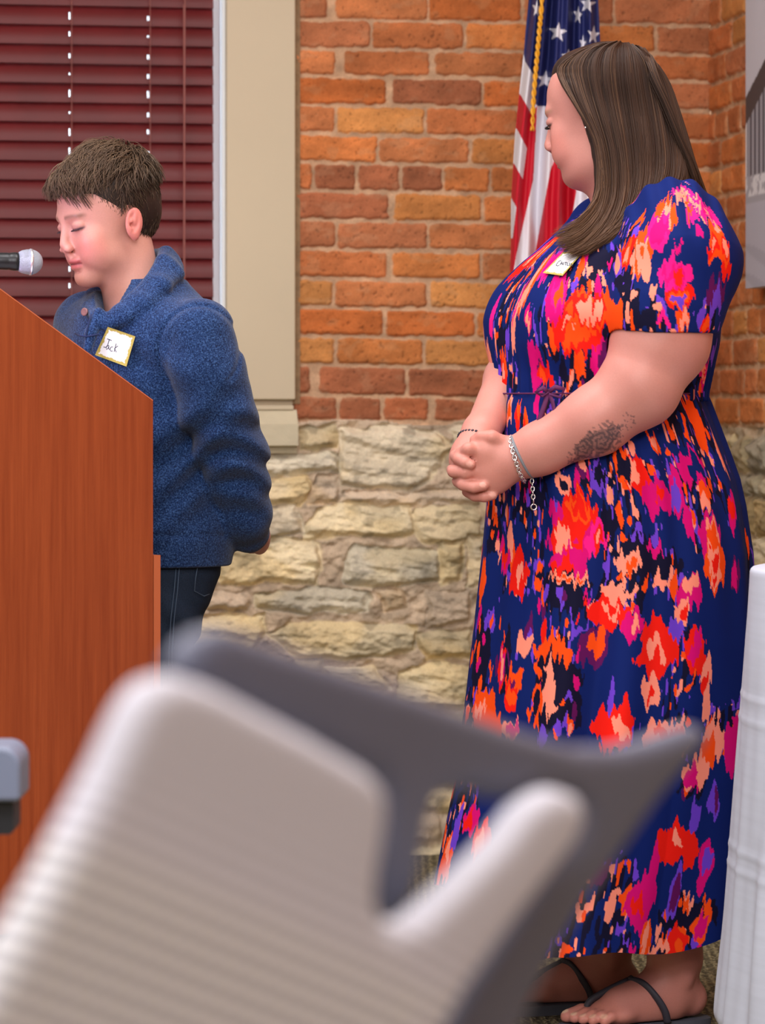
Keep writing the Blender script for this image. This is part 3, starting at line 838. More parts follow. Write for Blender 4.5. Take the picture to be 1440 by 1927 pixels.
# ---- print of the dress: blots with combed, jagged ends, laid out in cloth coordinates (u round the body, v up)
PAL = dict(navy=(10, 30, 96), ink=(16, 14, 42), red=(232, 26, 14), fire=(240, 74, 14), peach=(244, 140, 118), mag=(206, 8, 112), pink=(236, 24, 130), plum=(92, 16, 84), vio=(104, 60, 196))
PAL = {k: np.array(v, float) for k, v in PAL.items()}
def comb(u, v, seed, amp=0.014, w=0.0045):
    return v + amp * noise2(u / w, v / 0.06, seed) + amp * 0.6 * noise2(u / (w * 2.7), v / 0.12, seed + 3)
def print_color(u, v, spots, seed=1):
    n = len(u); C = np.tile(PAL['navy'], (n, 1))
    rng = random.Random(seed)
    vj = comb(u, v, seed)
    # ink and violet brush areas
    a = fbm2(u / 0.10 + 5, v / 0.13, 3, seed + 11) + 0.10 * noise2(u / .012, v / .05, seed + 19); b = noise2(u / 0.006, v / 0.030, seed + 12)
    C[(a > 0.21) & (b > -0.10)] = PAL['ink']
    c = noise2(u / 0.0045, v / 0.022, seed + 13)
    C[(a > 0.12) & (a < 0.36) & (c > 0.48)] = PAL['vio']
    C[(a > 0.20) & (noise2(u / 0.007, v / 0.020, seed + 14) > 0.62)] = PAL['peach']
    C[(a > 0.24) & (noise2(u / 0.008, v / 0.028, seed + 15) > 0.55)] = PAL['fire']
    for i, (cu, cv, ru, rv, cols) in enumerate(spots):
        m = (np.abs(u - cu) < ru * 1.7 + .01) & (np.abs(v - cv) < rv * 1.8 + .02)
        if not m.any(): continue
        uu, vv = u[m], vj[m]; sub = C[m]
        e = 0.30 * noise2(uu / 0.016 + i * 7, vv / 0.022, seed + i) + 0.12 * noise2(uu / 0.006, vv / 0.012, seed + i + 50)
        e2 = 0.34 * noise2(uu / 0.013 + i * 3, vv / 0.019, seed + i + 90) + 0.14 * noise2(uu / 0.005, vv / 0.014, seed + i + 150)
        du = (uu - cu) / ru; dv = (vv - cv) / rv
        d = np.sqrt(du * du + dv * dv) + e
        k = len(cols)
        lim = [1.0, 0.62, 0.36][:k]
        # a second tone bites into one side, then the heart
        sub[d < 1.0] = PAL[cols[0]]
        if k > 1:
            ox, oy = ((i * 37) % 7 - 3) * 0.08, ((i * 53) % 7 - 3) * 0.08
            d2 = np.sqrt((du - ox) ** 2 + (dv - oy) ** 2) + e2
            sub[d2 < lim[1]] = PAL[cols[1]]
            if k > 2: sub[np.sqrt((du - ox) ** 2 + (dv - oy) ** 2) + e2 < lim[2]] = PAL[cols[2]]
        C[m] = sub
    return C / 255.0

CLOTH = mat('printed_viscose', vcol='Col', rough=0.8, bump=(1400, 0.12, 0.0004), spec=0.12)

def axis_u(V, cx, cy):
    """angle round the body from the camera-facing side, as cloth length"""
    a = np.arctan2(V[:, 0] - cx, -(V[:, 1] - cy))
    return a * 0.235

def build_woman():
    base = np.array((wx(1165), WDp, 0.0))
    # ---------- head
    phi, pit = R(26), R(12)
    f = (-math.cos(phi) * math.cos(pit), math.sin(phi) * math.cos(pit), -math.sin(pit))
    S = 0.97
    HM = frame_matrix((wx(1128), WDp, wz(215)), f, (0.03, 0, 1))
    fd = Field((wx(1000), WDp - .17, wz(480)), (wx(1260), WDp + .15, wz(70)), 0.0022)
    fd.frame(HM)
    head_field(fd, S, jaw=1.12, cheek=1.30, nose=0.945, ears=True, eyes='down')
    fd.ell((.035 * S, 0, -.100 * S), (.045, .050, .026), .02)      # soft under-chin
    fd.ell((.005, 0, -.085), (.060, .062, .040), .02)
    fd.frame(None)
    nb = W(1200, 420, 0.0)
    fd.cone(toworld(HM, (-.012, 0, -.05)), nb, .060, .070, .02)
    V, Q = fd.mesh(2)
    hc = head_color(tolocal(HM, V), SKW, lip=(186, 104, 100), blush=(206, 118, 106), bl=0.45, S=S, brow=(150, 112, 88), lash=(60, 42, 40))
    parts = [(V, Q)]; cols = [hc]
    # ---------- arms and hands
    fd = Field((wx(830), WDp - .34, wz(960)), (wx(1350), WDp + .05, wz(590)), 0.0025)
    sh, el = W(1262, 560, -.20), W(1198, 735, -.225)
    wr = W(968, 868, -.200)
    fd.cone(W(1270, 480, -.19), W(1243, 640, -.21), .088, .080, 0)
    fd.cone(W(1243, 640, -.21), W(1213, 706, -.222), .080, .066, .02)
    fd.ell(W(1206, 744, -.215), (.046, .045, .040), .03)
    m1 = W(1120, 792, -.222)
    fd.cone(el + (0.0, 0, 0), m1, .062, .054, .03)
    fd.cone(m1, W(1015, 845, -.208), .056, .040, .02, sq=((0, 1, 0), .9))
    fd.cone(W(1015, 845, -.208), wr, .040, .0335, .02, sq=((0, 1, 0), .85))
    # near hand: back of the hand
    rot = np.array(((.93, 0, .36), (0, 1, 0), (-.36, 0, .93)))
    fd.ell(W(931, 866, -.198), (.042, .023, .044), .018)
    fd.ell(W(925, 895, -.192), (.036, .022, .034), .014)
    fd.ell(W(912, 846, -.200), (.026, .020, .022), .014)
    def finger(pts, r0, r1, k=.0035, nail=None):
        pts = [W(*p) for p in pts]; n = len(pts)
        rr = [r0 + (r1 - r0) * i / (n - 1) for i in range(n)]
        for i in range(1, n - 1): rr[i] *= 1.05
        fd.chain(pts, rr, k)
    # near hand's fingers, reaching over the far hand's knuckles
    finger([(905, 850, -.205), (882, 845, -.214), (868, 853, -.200), (866, 868, -.180)], .0115, .0088)
    finger([(908, 884, -.200), (876, 889, -.208), (854, 887, -.196), (850, 884, -.182)], .0115, .0092)
    finger([(905, 902, -.198), (880, 908, -.200), (866, 905, -.180)], .0108, .0085)
    finger([(915, 924, -.190), (893, 930, -.188), (885, 926, -.170)], .0098, .0078)
    # near thumb lying over the top
    finger([(948, 834, -.205), (926, 823, -.212), (906, 822, -.205), (894, 828, -.200)], .0125, .0092)
    # far hand's fingers, tips coming round to this side
    finger([(858, 858, -.185), (864, 863, -.205), (876, 870, -.218), (886, 874, -.219)], .0108, .0088, .002)
    finger([(862, 905, -.180), (872, 912, -.204), (892, 917, -.214), (911, 914, -.213)], .0105, .0086, .002)
    finger([(880, 925, -.175), (894, 933, -.192), (912, 935, -.202), (928, 932, -.202)], .0098, .0080, .002)
    finger([(905, 838, -.17), (896, 836, -.195), (903, 843, -.206), (912, 838, -.210)], .0100, .0082, .002)
    # far hand and arm
    fd.ell(W(885, 868, -.155), (.034, .026, .045), .010)
    fd.cone(W(890, 862, -.15), W(905, 815, -.125), .032, .029, .02)
    fd.cone(W(905, 815, -.125), W(962, 715, .02), .029, .044, .02)
    fd.cone(W(962, 715, .02), W(1030, 620, .12), .044, .055, .02)
    V, Q = fd.mesh(2)
    c = np.tile(np.array(SKW, float), (len(V), 1))
    kn = fbm3(V[:, 0] * 30, V[:, 1] * 30, V[:, 2] * 30, 2, 5)[:, None] * 8
    c = c + kn * np.array((0.5, 1, 1))
    hand = sstep(wx(1000), wx(900), V[:, 0])[:, None]
    c = c * (1 - 0.35 * hand) + np.array((214, 140, 124)) * 0.35 * hand
    # tattoo: spray of roses on the forearm
    ax = W(1150, 792); ax2 = W(1055, 868)
    e = (ax2 - ax); Lh = np.linalg.norm(e); e /= Lh; g = np.array((e[2], 0, -e[0]))
    rel = V - ax; s = rel @ e / Lh; t = rel @ g
    wdt = 0.030 * np.sqrt(np.clip(1 - ((s - .48) / .56) ** 2, 0, 1)) * (0.75 + 0.5 * fbm2(s * 9, t * 0 + 1, 2, 9))
    wdt = np.where(s < .12, 0.008 + 0.006 * np.sin(s * 90), wdt)
    inside = (np.abs(t + .004) < wdt) & (s > -.18) & (s < 1.05) & (V[:, 1] < WDp - .20)
    un, vn = s * Lh, t
    line = np.zeros(len(V))
    for (rs, rt, rad) in ((.42, -.004, .020), (.70, .004, .016), (.20, -.004, .013), (.86, -.008, .010), (.55, .018, .011)):
        ru, rv = un - rs * Lh, vn - rt
        rr = np.sqrt(ru * ru + rv * rv); an = np.arctan2(rv, ru)
        line = np.maximum(line, (rr < rad) * (0.45 + 0.55 * (np.sin(rr / .0042 * 2 * math.pi / 2 + an * 2.0 + 1.2 * np.sin(an * 5)) > 0.1)))
    leaf = 0.75 * (noise2(un / .0045 + un / .01, vn / .0045, 44) > 0.15)
    ink = np.where(inside, np.maximum(line, leaf * 0.8), 0)
    c = c * (1 - 0.72 * ink[:, None]) + np.array((58, 50, 58)) * 0.72 * ink[:, None]
    # nails of the fingers that face the camera
    for p in ((884, 873, -.226), (909, 912, -.221), (927, 930, -.209)):
        q = np.linalg.norm((V - W(*p)) / np.array((.0065, .006, .0055)), axis=1)
        m = sstep(1.0, .8, q)[:, None] * 0.6; c = c * (1 - m) + np.array((238, 184, 172)) * m
    parts.append((V, Q)); cols.append(c / 255)
    # ---------- legs and feet
    fd = Field((wx(960), WDp - .22, -0.005), (wx(1350), WDp + .25, 0.50), 0.0028)
    def foot(ax, ay, ox, oy, mir=1):
        """ankle (x,y); toes point along (ox,oy)"""
        o = np.array((ox, oy, 0.0)); o /= np.linalg.norm(o); s = np.array((-o[1], o[0], 0))
        A = np.array((ax, ay, 0.0)); zb = 0.018
        def p(f, l, z): return A + o * f + s * l * mir + np.array((0, 0, z + zb))
        fd.cone(A + (0, 0, .55), p(.0, 0, .26), .062, .052, .0)
        fd.cone(p(0, 0, .26), p(0.0, 0, .10), .052, .043, .02)
        fd.cone(p(.0, 0, .10), p(.008, 0, .055), .043, .038, .02)
        fd.ell(p(-.028, 0, .032), (.030, .030, .032), .02)
        fd.cone(p(.01, 0, .050), p(.10, .002, .030), .038, .026, .02, sq=(s, 1.0))
        fd.cone(p(.02, 0, .024), p(.10, 0, .018), .034, .030, .02)
        fd.cone(p(.03, 0, .055), p(.11, .004, .030), .030, .020, .02)
        fd.ell(p(.125, .014, .018), (.030, .026, .018), .015); fd.ell(p(.118, -.016, .016), (.030, .026, .016), .015)
        for j, (l, f0, f1, r) in enumerate(((.030, .135, .188, .0125), (.012, .14, .184, .0092), (-.004, .138, .176, .0088), (-.019, .134, .165, .0085), (-.033, .125, .150, .0085))):
            fd.chain([p(f0, l * .9, .016), p((f0 + f1) / 2, l, .017), p(f1, l, .010)], [r * 1.1, r * 1.0, r], .004)
        for sl in (-1, 1): fd.ell(p(.0, sl * .036, .072), (.012, .010, .014), .012)
        fd.fn(A + o * .05, .3, lambda X, Y, Z: zb - Z, .004, 'cut')
        return p
    near = foot(wx(1262), WDp - .085, -1, -.42, -1)
    far = foot(wx(1150), WDp + .085, -1, -.15, 1)
    V, Q = fd.mesh(2)
    c = np.tile(np.array(SKW, float) * (1.03, 0.99, 0.98), (len(V), 1))
    for pf in (near, far):
        for (l, f1, r) in ((.030, .196, .0125), (.012, .190, .0092), (-.004, .182, .0088), (-.019, .171, .0085), (-.033, .156, .0085)):
            q = np.linalg.norm((V - pf(f1 - .004, l, .019)) / np.array((.008, .0075, .006)), axis=1)
            m = sstep(1.0, .7, q)[:, None] * 0.8; c = c * (1 - m) + np.array((236, 206, 176)) * m
        q = np.linalg.norm((V - pf(.15, -.01, .02)) / np.array((.06, .06, .03)), axis=1)
        m = sstep(1.0, .4, q)[:, None] * .35; c = c * (1 - m) + np.array((222, 138, 120)) * m
    parts.append((V, Q)); cols.append(c / 255)
    # ---------- hidden trunk, so the body is whole under the dress
    fd = Field((wx(950), WDp - .28, .35), (wx(1390), WDp + .25, 1.44), 0.012)
    torso = loft_fn([.85, 1.0, 1.1, 1.25, 1.36, 1.41], [wx(v) for v in (1155, 1140, 1130, 1150, 1190, 1200)], [WDp] * 6, [.15, .14, .14, .15, .08, .05], [.16, .16, .16, .16, .14, .06], WYAW)
    fd.fn((wx(1160), WDp, 1.1), .6, torso, .01)
    fd.cone((wx(1170), WDp - .07, .9), (wx(1262), WDp - .085, .42), .10, .062, .03); fd.cone((wx(1170), WDp + .07, .9), (wx(1150), WDp + .085, .42), .10, .062, .03)
    V, Q = fd.mesh(1); parts.append((V, Q)); cols.append(np.tile(np.array(SKW) / 255.0, (len(V), 1)))
    V, Q = join_vq(parts)
    me = raw_mesh('person', V, Q); set_col(me, np.concatenate(cols))
    root = rooted('person', me, SKIN, base, 'long-haired person in a bright floral dress standing by the brick wall with clasped hands', 'person')

    # ---------- dress: bodice and sleeves
    fd = Field((wx(890), WDp - .36, wz(760)), (wx(1400), WDp + .26, wz(335)), 0.0024)
    zs = [wz(v) for v in (752, 738, 700, 650, 600, 545, 490, 440, 400, 372)]
    cx = [wx(v) for v in (1128, 1128, 1133, 1138, 1143, 1157, 1176, 1196, 1212, 1220)]
    rx = [.176, .176, .180, .188, .188, .176, .158, .125, .095, .060]
    ry = [.195, .195, .200, .205, .205, .205, .200, .185, .150, .080]
    fd.fn((wx(1150), WDp, wz(560)), .5, loft_fn(zs, cx, [WDp] * 10, rx, ry, WYAW, 2.2), 0)
    bc = np.array((wx(1140), WDp, wz(604)))
    for s in (-1, 1): fd.ell(bc + FB * .088 + LB * s * .074, (.094, .088, .088), .045)
    # shoulder and puff sleeve
    fd.ell(W(1262, 408, -.10), (.085, .075, .050), .03)
    fd.chain([W(1270, 425, -.165), W(1276, 490, -.185), W(1252, 580, -.205), W(1243, 622, -.210)], [.080, .104, .094, .088], .022)
    fd.chain([W(1140, 440, .14), W(1105, 520, .16), W(1070, 600, .16)], [.07, .085, .075], .03)
    # neckline and sleeve opening
    fd.frame(None)
    q = W(1243, 628, -.21)
    fd.fn(q, .16, lambda X, Y, Z: np.maximum(Z - (q[2] + 0.0), np.maximum(-(X - wx(1148)) , (Y - (WDp - .118)))), .002, 'sub')
    fd.cone(W(1243, 600, -.208), W(1238, 660, -.212), .082, .081, .002, 'sub')
    fd.cone(W(1100, 400, -.02), W(1150, 330, 0), .060, .090, .01, 'sub')
    # back of the dress hangs a little behind the waist
    def fold(X, Y, Z):
        a = np.arctan2(X - wx(1140), -(Y - WDp))
        g = sstep(wz(640), wz(745), 2 * wz(690) - Z) * 0
        wst = np.exp(-((Z - wz(740)) / .055) ** 2)
        d = wst * 0.004 * np.sin(a * 46 + 3 * np.sin(a * 5))
        sl = (Y < WDp - .11) & (Z > wz(640)) & (X > wx(1140))
        d = d + np.where(sl, 0.0032 * np.sin((X - wx(1270)) * 160 + (Z - wz(500)) * 18) * sstep(wz(520), wz(360), Z), 0)
        d = d + 0.0035 * np.sin((X * .5 + Z) * 70 + Y * 30) * np.exp(-((X - wx(1120)) / .07) ** 2 - ((Z - wz(640)) / .06) ** 2)
        return d
    fd.displace(fold)
    V, Q = fd.mesh(2)
    nb_ = len(V)
    # ---------- skirt as a pleated tube
    levels = [(738, 928, 1326), (760, 920, 1336), (800, 916, 1352), (860, 914, 1376), (900, 912, 1391), (950, 911, 1403), (1040, 904, 1417), (1200, 890, 1424), (1300, 880, 1422), (1450, 862, 1412), (1600, 830, 1396), (1700, 808, 1380), (1790, 796, 1368)]
    ly = np.array([wz(a) for a, _, _ in levels])[::-1]; lx0 = np.array([wx(b) for _, b, _ in levels])[::-1]; lx1 = np.array([wx(c) for _, _, c in levels])[::-1]
    dep = np.array([.195, .20, .21, .225, .232, .238, .245, .255, .262, .27, .275, .28, .285])[::-1]
    nF, nB = 520, 150
    th = np.concatenate([np.linspace(-math.pi / 2, math.pi / 2, nF, endpoint=False), np.linspace(math.pi / 2, 3 * math.pi / 2, nB, endpoint=False)])
    nz = 470
    tz = np.linspace(0, 1, nz)
    THg, TZ = np.meshgrid(th, tz, indexing='ij')
    ztop = wz(741)
    # hem: a little higher at the front, lowest under the near side
    front = -np.sin(THg)                      # +1 on the left (front) edge
    hem = 0.150 + 0.085 * sstep(0.45, 1.0, front) + 0.012 * np.sin(THg * 5 + 1) + 0.028 * sstep(0.3, 1.0, -front)
    Zg = ztop + (hem - ztop) * TZ
    x0 = np.interp(Zg, ly, lx0); x1 = np.interp(Zg, ly, lx1); dp = np.interp(Zg, ly, dep)
    cxg = (x0 + x1) / 2; rxg = (x1 - x0) / 2
    drop = np.clip((ztop - Zg), 0, None)
    ph = THg + 0.10 * np.sin(THg * 3 + drop * 1.5)
    pl = (np.sin(ph * 19 + 0.6) * 0.55 + np.sin(ph * 31 + 2 + drop) * 0.45) * 0.009 * np.exp(-drop / .22)
    big = (np.abs(np.sin(ph * 4.5 + 0.9)) ** 1.5 - 0.5) * (0.006 + 0.038 * sstep(.10, 1.1, drop)) + np.sin(ph * 13 + drop * 2) * 0.008 * sstep(.05, .6, drop)
    rr = 1 + (pl + big * 0.9 - 0.004) / 0.24
    X = cxg + rxg * rr * np.sin(THg); Y = WDp - dp * rr * np.cos(THg)
    # the near thigh pushes the cloth forward a touch
    SV = np.stack([X, Y, Zg], -1).reshape(-1, 3)
    idx = np.arange(len(th) * nz).reshape(len(th), nz); nx = np.roll(idx, -1, 0)
    SQ = np.stack([idx[:, :-1], idx[:, 1:], nx[:, 1:], nx[:, :-1]], -1).reshape(-1, 4)
    V, Q = join_vq([(V, Q), (SV, SQ)])
    # ---------- place the blots: photo position -> cloth position
    u = np.concatenate([axis_u(V[:nb_], wx(1140), WDp), (THg * 0.235).reshape(-1)])
    v = V[:, 2].copy()
    # sleeve cloth runs round the arm, offset so that it does not repeat the bodice
    slv = np.zeros(len(V), bool)
    q0 = W(1262, 500, -.19)
    slv[:nb_] = (V[:nb_, 1] < WDp - .105) & (V[:nb_, 2] > wz(640)) & (V[:nb_, 0] > wx(1150) ) & (np.linalg.norm(V[:nb_] - q0, axis=1) < .175)
    a = np.arctan2(V[:, 0] - wx(1262), -(V[:, 1] - (WDp - .17)))
    u = np.where(slv, 3.0 + a * 0.12, u)
    prj = np.stack([720 + F * V[:, 0] / V[:, 1], HZ - F * (V[:, 2] - CH) / V[:, 1]], -1)
    near_m = V[:, 1] < WDp
    sc_m = F / WDp
    def at(px, py, rx_, ry_, cols):
        d = (prj[:, 0] - px) ** 2 + (prj[:, 1] - py) ** 2 + np.where(near_m, 0, 1e6) + (V[:, 1] - WDp + .3) * 300
        j = int(np.argmin(d))
        return (float(u[j]), float(v[j]), .93 * rx_ / sc_m, .92 * ry_ / sc_m, cols)
    L3 = []
    A = lambda *a: L3.append(at(*a))
    # bodice
    A(1095, 610, 62, 56, ['red', 'red', 'peach']); A(1120, 590, 60, 40, ['fire', 'red', 'peach']); A(1080, 640, 26, 20, ['fire'])
    A(1045, 560, 24, 46, ['mag', 'pink', 'fire']); A(1000, 530, 22, 60, ['fire', 'peach']); A(968, 590, 14, 60, ['peach', 'pink', 'fire'])
    A(1010, 680, 24, 48, ['mag', 'mag', 'plum']); A(1025, 705, 26, 20, ['red', 'fire']); A(945, 700, 18, 40, ['fire', 'red', 'peach']); A(992, 606, 13, 22, ['mag', 'peach'])
    A(1130, 680, 20, 45, ['mag', 'plum']); A(1090, 690, 14, 22, ['fire']); A(1030, 505, 30, 26, ['pink', 'mag']); A(925, 600, 10, 40, ['pink']); A(1112, 505, 14, 16, ['ink', 'peach'])
    A(1080, 545, 8, 14, ['vio']); A(955, 640, 10, 30, ['vio']); A(1060, 690, 12, 20, ['ink']); A(1330, 700, 18, 22, ['mag', 'peach', 'red']); A(1345, 660, 12, 20, ['vio'])
    A(1010, 470, 30, 30, ['pink', 'peach', 'fire']); A(1060, 465, 20, 20, ['ink', 'vio'])
    # waist and hip
    for a_ in ((940,770,8,34,['fire']),(958,766,10,30,['peach','fire']),(975,790,9,34,['red','fire']),(945,800,8,26,['ink']),(930,790,8,30,['vio']),(1010,765,8,30,['mag']),(990,800,10,26,['fire','red']),(1290,760,26,26,['fire']),(1310,800,18,50,['fire']),
               (1355,850,12,44,['peach','fire']),(1270,770,26,16,['ink']),(1230,830,14,20,['fire','peach']),(1300,880,40,34,['mag','navy']),(1275,930,16,40,['mag','vio']),(1200,895,32,44,['red','red','peach']),(1170,870,18,40,['fire','ink']),
               (1240,940,30,36,['mag','mag','red']),(1330,940,16,30,['fire','peach']),(1380,960,16,36,['mag','red']),(1340,1010,30,46,['mag','peach','fire']),(1300,1000,12,36,['mag']),(1130,900,20,30,['vio','ink']),(1060,910,16,26,['peach','ink']),(1095,880,12,24,['plum','peach']),
               (1075,1010,52,62,['mag','red','peach']),(1090,965,34,44,['red','fire','red']),(1125,1010,20,30,['pink','red','peach']),(1070,1060,40,30,['mag','red']),(960,1010,12,26,['peach']),(975,1080,26,50,['red','red','peach']),(950,1050,22,26,['mag','red']),
               (908,1095,16,44,['fire','fire']),(1015,1090,10,30,['fire']),(1060,1090,60,14,['ink','peach','fire']),(1200,1050,44,34,['ink','peach']),(1232,1035,16,12,['mag']),(1240,1090,12,16,['peach']),(1190,1060,10,14,['fire']),
               (1350,1060,30,52,['fire','peach','red']),(1300,1110,26,30,['mag','peach']),(1285,1150,16,26,['peach','red']),(1385,1085,14,40,['plum','mag']),(1150,1160,48,32,['red','red','peach']),(1165,1120,30,16,['peach']),(1190,1180,20,24,['mag','mag','peach']),
               (1240,1222,46,54,['red','red','peach']),(1270,1180,16,20,['vio']),(1310,1215,22,44,['red','mag']),(1330,1265,12,40,['peach','red']),(1045,1225,42,36,['fire','fire']),(1020,1250,20,30,['fire','ink']),(1120,1220,30,40,['plum','fire']),(985,1210,18,26,['peach']),
               (943,1265,12,40,['red','mag','peach']),(960,1310,18,34,['red','fire']),(907,1335,30,34,['fire','fire','peach']),(1035,1300,30,70,['ink','peach']),(1225,1305,20,34,['peach','peach','red']),(1155,1375,36,42,['red','red','peach']),(1010,1320,16,30,['fire','ink']),(1150,1320,6,40,['vio']),
               (1250,1390,46,26,['peach','fire']),(1340,1400,26,50,['peach','fire']),(1380,1400,18,60,['mag']),(1330,1320,10,40,['peach']),(960,1375,22,20,['peach','mag']),
               (885,1545,22,30,['mag','red']),(838,1620,18,54,['fire','fire','peach']),(860,1560,10,40,['vio']),(1310,1460,30,30,['peach','mag']),(1275,1590,44,44,['red','red','peach']),(1330,1620,16,40,['mag','vio']),(1345,1510,14,26,['vio','plum']),
               (1205,1700,30,46,['mag','mag','red']),(1150,1710,9,36,['peach']),(1270,1690,12,50,['vio','plum']),(1295,1695,12,16,['peach','fire']),(1215,1770,14,40,['fire','peach']),(1275,1775,22,30,['red','red','fire']),(1240,1790,20,12,['peach']),(1190,1785,10,12,['mag']),(1320,1740,16,30,['fire','mag']),(1130,1640,14,34,['plum']),(1230,1640,10,40,['mag'])):
        A(*a_)
    for a_ in ((1210,470,22,40,['fire','peach','fire']),(1250,410,30,34,['fire','peach','pink']),(1235,440,26,30,['pink','mag']),(1180,480,16,34,['red','fire','peach']),(1190,500,8,16,['peach']),(1215,505,9,26,['peach']),(1228,555,8,16,['peach']),(1275,520,30,34,['pink','mag','red']),(1280,560,28,20,['red','fire','vio']),
               (1285,600,12,24,['fire','peach']),(1247,608,11,11,['pink']),(1300,400,14,22,['pink','fire']),(1318,440,8,14,['mag']),(1350,460,22,32,['fire','red','peach']),(1368,500,14,18,['red']),(1350,560,26,32,['plum','vio']),(1320,590,12,20,['vio']),(1330,610,14,14,['red','fire']),(1278,462,12,10,['mag']),
               (1290,370,30,14,['peach','fire']),(1330,400,26,24,['pink','peach']),(1200,420,14,14,['fire'])):
        A(*a_)
    for a_ in ((1286,362,40,10,['pink','peach']),(1310,380,34,12,['peach','pink']),(1335,405,26,16,['pink','mag','peach']),(1352,435,16,24,['fire','peach']),(1365,465,12,28,['fire','red','peach'])): A(*a_)
    rng = random.Random(3)
    inks = []
    for (qx, qy, qa, qb) in ((1045,1300,48,75),(905,1240,26,90),(1215,1055,50,34),(1060,1120,44,34),(1290,1730,50,44),(1000,935,50,26),(930,1010,20,40),(1120,900,36,20),(1130,490,40,22),(1300,1480,30,20),(1095,700,30,24),(950,1250,16,60)):
        inks.append(at(qx, qy, qa, qb, ['ink']))
        for k in range(int(qa * qb / 130)):
            inks.append(at(qx + rng.uniform(-1, 1) * qa * 1.1, qy + rng.uniform(-1, 1) * qb * 1.1, rng.uniform(3, 8), rng.uniform(7, 18), [rng.choice(['peach', 'fire', 'vio', 'vio', 'fire', 'mag', 'plum'])]))
    L3 = inks + L3
    sat = []
    for (cu, cv, ru, rv, cl) in L3:
        if ru * rv < .0004: continue
        for k in range(1 if ru * rv > .001 else 0):
            an = rng.uniform(0, 6.28); rr_ = rng.uniform(1.0, 1.7)
            sat.append((cu + ru * rr_ * math.cos(an), cv + rv * rr_ * math.sin(an), rng.uniform(.004, .011), rng.uniform(.008, .026),
                        [rng.choice(['peach', 'peach', 'fire', 'mag', 'vio', 'vio', 'red', 'ink'])]))
    L3 = sat + L3
    # loose scatter between the flowers
    for i in range(26):
        cu, cv = rng.uniform(-.38, .38), rng.uniform(.12, 1.4)
        L3.insert(0, (cu, cv, rng.uniform(.005, .016), rng.uniform(.012, .034), rng.choice([['peach'], ['fire', 'peach'], ['mag'], ['vio'], ['plum', 'vio'], ['ink'], ['ink', 'fire'], ['red', 'peach']])))
    for i in range(5):
        cu, cv = rng.uniform(-.36, .36), rng.uniform(.14, .62)
        L3.insert(0, (cu, cv, rng.uniform(.020, .042), rng.uniform(.028, .05), rng.choice([['red', 'red', 'peach'], ['mag', 'red'], ['fire', 'fire'], ['plum', 'fire'], ['mag', 'mag', 'peach']])))
    # the side away from the camera
    for i in range(90):
        cu = rng.choice([-1, 1]) * rng.uniform(0.33, 0.75); L3.append((cu, rng.uniform(.15, 1.35), rng.uniform(.012, .045), rng.uniform(.02, .055), rng.choice([['red', 'red', 'peach'], ['mag', 'red'], ['fire', 'peach'], ['peach'], ['vio'], ['mag', 'mag', 'peach']])))
    C = print_color(u, v, L3, 7)
    # seams: waist seam and hems a little darker thread
    me = raw_mesh('dress', V, Q); set_col(me, C)
    dr = link('dress', me, CLOTH, root)
    # piping of waist seam, tie and placket buttons
    b = MB()
    pts = []
    for t in np.linspace(0, 2 * math.pi, 90):
        xx = wx(1127) + (wx(1326) - wx(928)) / 2 * 1.004 * math.sin(t); yy = WDp - .199 * math.cos(t); pts.append((xx, yy, wz(741)))
    b.tube(pts, .0014, 6)
    b.build('waist_seam', mat('tie_fabric', RGB(84, 18, 74), 0.8), dr, True)
    b = MB()
    def w3(l): return [W(*p) for p in l]
    tie0 = (1032, 738, -.212)
    b.tube(w3([tie0, (1045, 728, -.222), (1062, 732, -.222), (1056, 748, -.220), (1036, 742, -.216)]), .0022, 6, flat=2)
    b.tube(w3([tie0, (1022, 730, -.218), (1008, 738, -.216), (1020, 746, -.216), tie0]), .0022, 6, flat=2)
    b.tube(w3([tie0, (1026, 760, -.218), (1012, 800, -.220), (1008, 830, -.222)]), .0022, 6, flat=2)
    b.tube(w3([tie0, (1040, 756, -.220), (1044, 775, -.222), (1040, 800, -.224)]), .0022, 6, flat=2)
    b.build('waist_tie', bpy.data.materials['tie_fabric'], dr, True)
    # ---------- jewellery
    silver = mat('silver', (0.86, 0.87, 0.90, 1), 0.22, 1.0)
    b = MB()
    axw = (W(968, 868, -.2) - W(1015, 845, -.208)); axw /= np.linalg.norm(axw)
    ctr = W(975, 864, -.201)
    s1 = np.cross(axw, (0, 1, 0)); s1 /= np.linalg.norm(s1); s2 = np.cross(axw, s1)
    n = 44
    for i in range(n):
        t = 2 * math.pi * i / n
        tl = axw * (0.006 * math.cos(t))          # worn slightly aslant
        c = ctr + s1 * math.cos(t) * .0385 + s2 * math.sin(t) * .0345 + tl
        t2 = t + 2 * math.pi / n
        c2 = ctr + s1 * math.cos(t2) * .0385 + s2 * math.sin(t2) * .0345 + axw * (0.006 * math.cos(t2))
        d = (c2 - c); d /= np.linalg.norm(d); nn = (c - ctr) / np.linalg.norm(c - ctr); sd = np.cross(d, nn)
        if i % 2: nn, sd = sd, nn
        ring = [c + d * .0048 * math.cos(q) + sd * .0034 * math.sin(q) for q in np.linspace(0, 2 * math.pi, 9)]
        b.tube(ring, .0011, 5)
    e0 = ctr + s1 * .0385 * (1 if s1[2] < 0 else -1)
    for i in range(6):
        c = e0 + np.array((.006 + .0005 * i, -.004, -.0065 * i - .002))
        sd = np.array((1, 0, 0)) if i % 2 == 0 else np.array((0, 1, 0))
        b.tube([c + np.array((0, 0, 1)) * .0046 * math.cos(q) + sd * .0031 * math.sin(q) for q in np.linspace(0, 2 * math.pi, 9)], .0011, 5)
